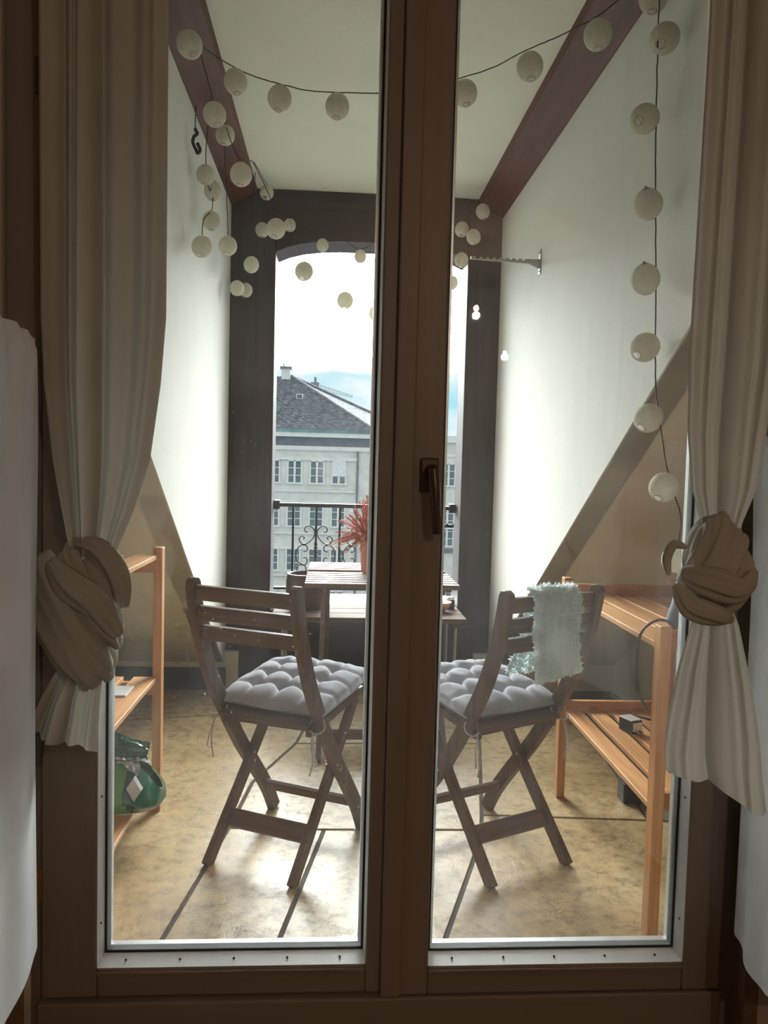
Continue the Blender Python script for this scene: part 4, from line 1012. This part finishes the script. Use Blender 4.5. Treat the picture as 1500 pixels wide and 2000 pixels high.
# windows of the angled corner face
ang = math.atan2(2.6, 3.2)
for r, zc in enumerate((0.87, -2.30, -5.55, -8.7)):
    o = far_window(b1, 0, 0, 0.9, 1.6, 0)
    o.location = (xcR+1.3*math.cos(ang)+0.0, 1.3*math.sin(ang)-0.02, ZL+zc); o.rotation_euler = (0, 0, ang)
# hip roof: front plane, right hip plane, tiles in courses
ze = ZL+3.95; za = ZL+8.35
def roofpt(s, t):   # s: 0 left..1 right along eave, t: 0 eave..1 ridge  (front plane)
    xl = -16.6; xr = xcR+0.55
    x0 = xl+(xr-xl)*s; ax = -3.55
    x1 = xl+6+(ax-xl-6)*s
    return Vector((x0+(x1-x0)*t, -0.6+6.0*t, ze+(za-ze)*t))
rows = 34; m = MB()
for i in range(rows):
    t0, t1 = i/rows, (i+1)/rows
    n = 60; vs = []; fs = []
    for k in range(n+1):
        s = k/n; a = roofpt(s, t0); b = roofpt(s, t1)
        wv = 0.035*math.sin(k*math.pi*1.0+i*math.pi*0.5)
        vs += [a+Vector((0, -0.05, 0.10+wv)), b+Vector((0, 0, 0.0)), a+Vector((0, -0.02, -0.02))]
    for k in range(n):
        fs += [(3*k, 3*k+3, 3*k+4, 3*k+1), (3*k+2, 3*k+5, 3*k+3, 3*k)]
    m.add(vs, fs)
o = B(m, 'tile_courses', M_TILE); o['kind'] = 'stuff'
# right hip plane and body of the roof
A = roofpt(1, 0); Pk = roofpt(1, 1); BR = Vector((xcR+3.9, 2.0, ze)); BK = Vector((xcR+3.9, 12.5, ze)); PB = Vector((Pk.x+0.4, 10.5, za)); PL = roofpt(0, 1); AL = roofpt(0, 0); BL = Vector((-16.6, 12.5, ze))
B(MB().add([A, BR, BK, PB, Pk, PL, AL, BL], [(0, 1, 4), (1, 2, 3, 4), (4, 3, 5), (5, 3, 2, 7), (6, 5, 7), (0, 6, 7, 2, 1)]), 'roof', M_TILE)
B(MB().tube([A+Vector((0, 0, 0.08)), Pk+Vector((0, 0, 0.08))], 0.13, 8), 'hip_ridge', M_TILE)
B(MB().tube([BR+Vector((0, 0, 0.05)), Pk+Vector((0, 0, 0.08))], 0.10, 8), 'hip_ridge', M_TILE)
c = Pk
ch = B(MB().box(c.x-0.75, c.x-0.05, c.y-0.5, c.y+0.4, c.z-0.6, c.z+0.55), 'chimney', M_FACADE)
MB().box(c.x-0.86, c.x+0.06, c.y-0.6, c.y+0.5, c.z+0.55, c.z+0.72).build('cap', M_FRIEZE, ch); MB().tube([(c.x-0.55, c.y, c.z+0.72), (c.x-0.62, c.y, c.z+1.05)], 0.05, 6).build('flue', M_FRIEZE, ch)
sk = roofpt(0.87, 0.60); s_ = B(MB().box(-2.98, -2.48, sk.y-0.42, sk.y-0.1, ZL+6.35, ZL+6.75), 'roof_light', M_WINF); MB().box(-2.92, -2.54, sk.y-0.44, sk.y-0.41, ZL+6.42, ZL+6.70).build('pane', M_PANE, s_)
dm = B(MB().prism([(-5.4, ZL+4.9), (-4.25, ZL+4.9), (-4.05, ZL+5.6), (-5.4, ZL+6.1)], 1, 1.0, 3.2), 'dormer', M_LEAD)
# parapet steps and second chimney behind the hip line
for x0, x1, z1 in ((0.3, 1.15, 5.6), (1.15, 1.65, 5.2), (1.65, 2.15, 4.85)):
    B(MB().box(x0+0.4, x1+0.4, 6.5, 9.0, ze-0.4, ZL+z1+0.35), 'stepped_parapet', M_FRIEZE)
ch2 = B(MB().box(-2.05, -1.35, 7.0, 7.8, ZL+6.3, ZL+8.15), 'chimney', M_FRIEZE); MB().tube([(-1.7, 7.4, ZL+8.15), (-1.7, 7.4, ZL+8.6)], 0.12, 6).build('flue', M_FRIEZE, ch2)

b2 = thing('apartment_block', 'pale flat-topped house further along the street on the right', 'building', (0, BY+3, GZ))
MB().box(7.6, 22, 0, 12, 0, ZL+3.4).build('wall', M_FACADE, b2)
MB().box(7.4, 22.2, -0.4, 12, ZL+3.4, ZL+3.9).build('cornice', M_FAC2, b2); MB().box(7.5, 22.1, -0.15, 12, ZL+2.3, ZL+2.5).build('band', M_FAC2, b2)
MB().box(7.5, 22.1, -0.15, 12, ZL-5.2, ZL-4.9).build('band', M_FRIEZE, b2)
for zc in (0.9, -2.4, -5.7+1.9, -8.9):
    for xc in (8.9, 10.8, 12.7, 14.6): far_window(b2, xc, ZL+zc, 1.0, 1.7, -0.02)
# crane far behind the roof
cr_ = thing('tower_crane', 'far grey lattice crane jib above the tiled roof', 'crane', (-1.6, 92, GZ))
jib = MB(); p0 = Vector((-0.9, 0, ZL+11.3)); p1 = Vector((3.65, 0, ZL+9.95)); n = 16
dn = Vector((0, 0, 0.72))
q0 = p0-dn; q1 = p1-dn*0.25
jib.bar(p0, p1, 0.05, 0.05); jib.bar(q0, q1, 0.07, 0.07)
for i in range(n):
    a = q0.lerp(q1, i/n); b = p0.lerp(p1, (i+0.5)/n); c2 = q0.lerp(q1, (i+1)/n)
    jib.bar(a, b, 0.065, 0.065); jib.bar(b, c2, 0.065, 0.065)
jib.build('jib', M_CRANE, cr_)
MB().bar((0.05, 0, 0), (0.05, 0, ZL+10.2), 0.45, 0.45, up=(0, 1, 0)).build('mast', M_CRANE, cr_)

# ================================================================== warm lamp in the room behind the camera (mirrored in the right pane)
for (lx, lz, lr, lab, en) in ((0.803, 2.165, 0.016, 'bare warm bulb hanging in the dim room, mirrored near the right post', 9.0), (0.98, 1.918, 0.010, 'smaller bare warm bulb hanging in the dim room, mirrored on the right wall', 1.5)):
    lm = thing('hanging_bulb', lab, 'lamp', (lx, -2.96, lz), 0, 'warm hanging bulbs')
    MB().lathe([(0.0, -1.0*lr), (0.64*lr, -0.8*lr), (lr, 0.0), (0.64*lr, 0.8*lr), (0.3*lr, 1.1*lr)], 16).build('bulb', M_LAMPGLOW, lm, smooth=True)
    MB().lathe([(0.5*lr, 1.0*lr), (0.5*lr, 2.4*lr), (0.2*lr, 2.6*lr)], 14).build('socket', M_BLACK, lm, smooth=True)
    MB().tube([(0, 0, 2.4*lr), (0, 0, 2.55-lz)], 0.002, 6).build('flex', M_CORD, lm)
    ld = bpy.data.lights.new('bulb_light', 'POINT'); ld.energy = en; ld.color = (1.0, 0.81, 0.62); ld.shadow_soft_size = 0.02
    lo = bpy.data.objects.new('bulb_light', ld); COL.objects.link(lo); lo.parent = lm; lo.location = (0, 0, -2.5*lr)
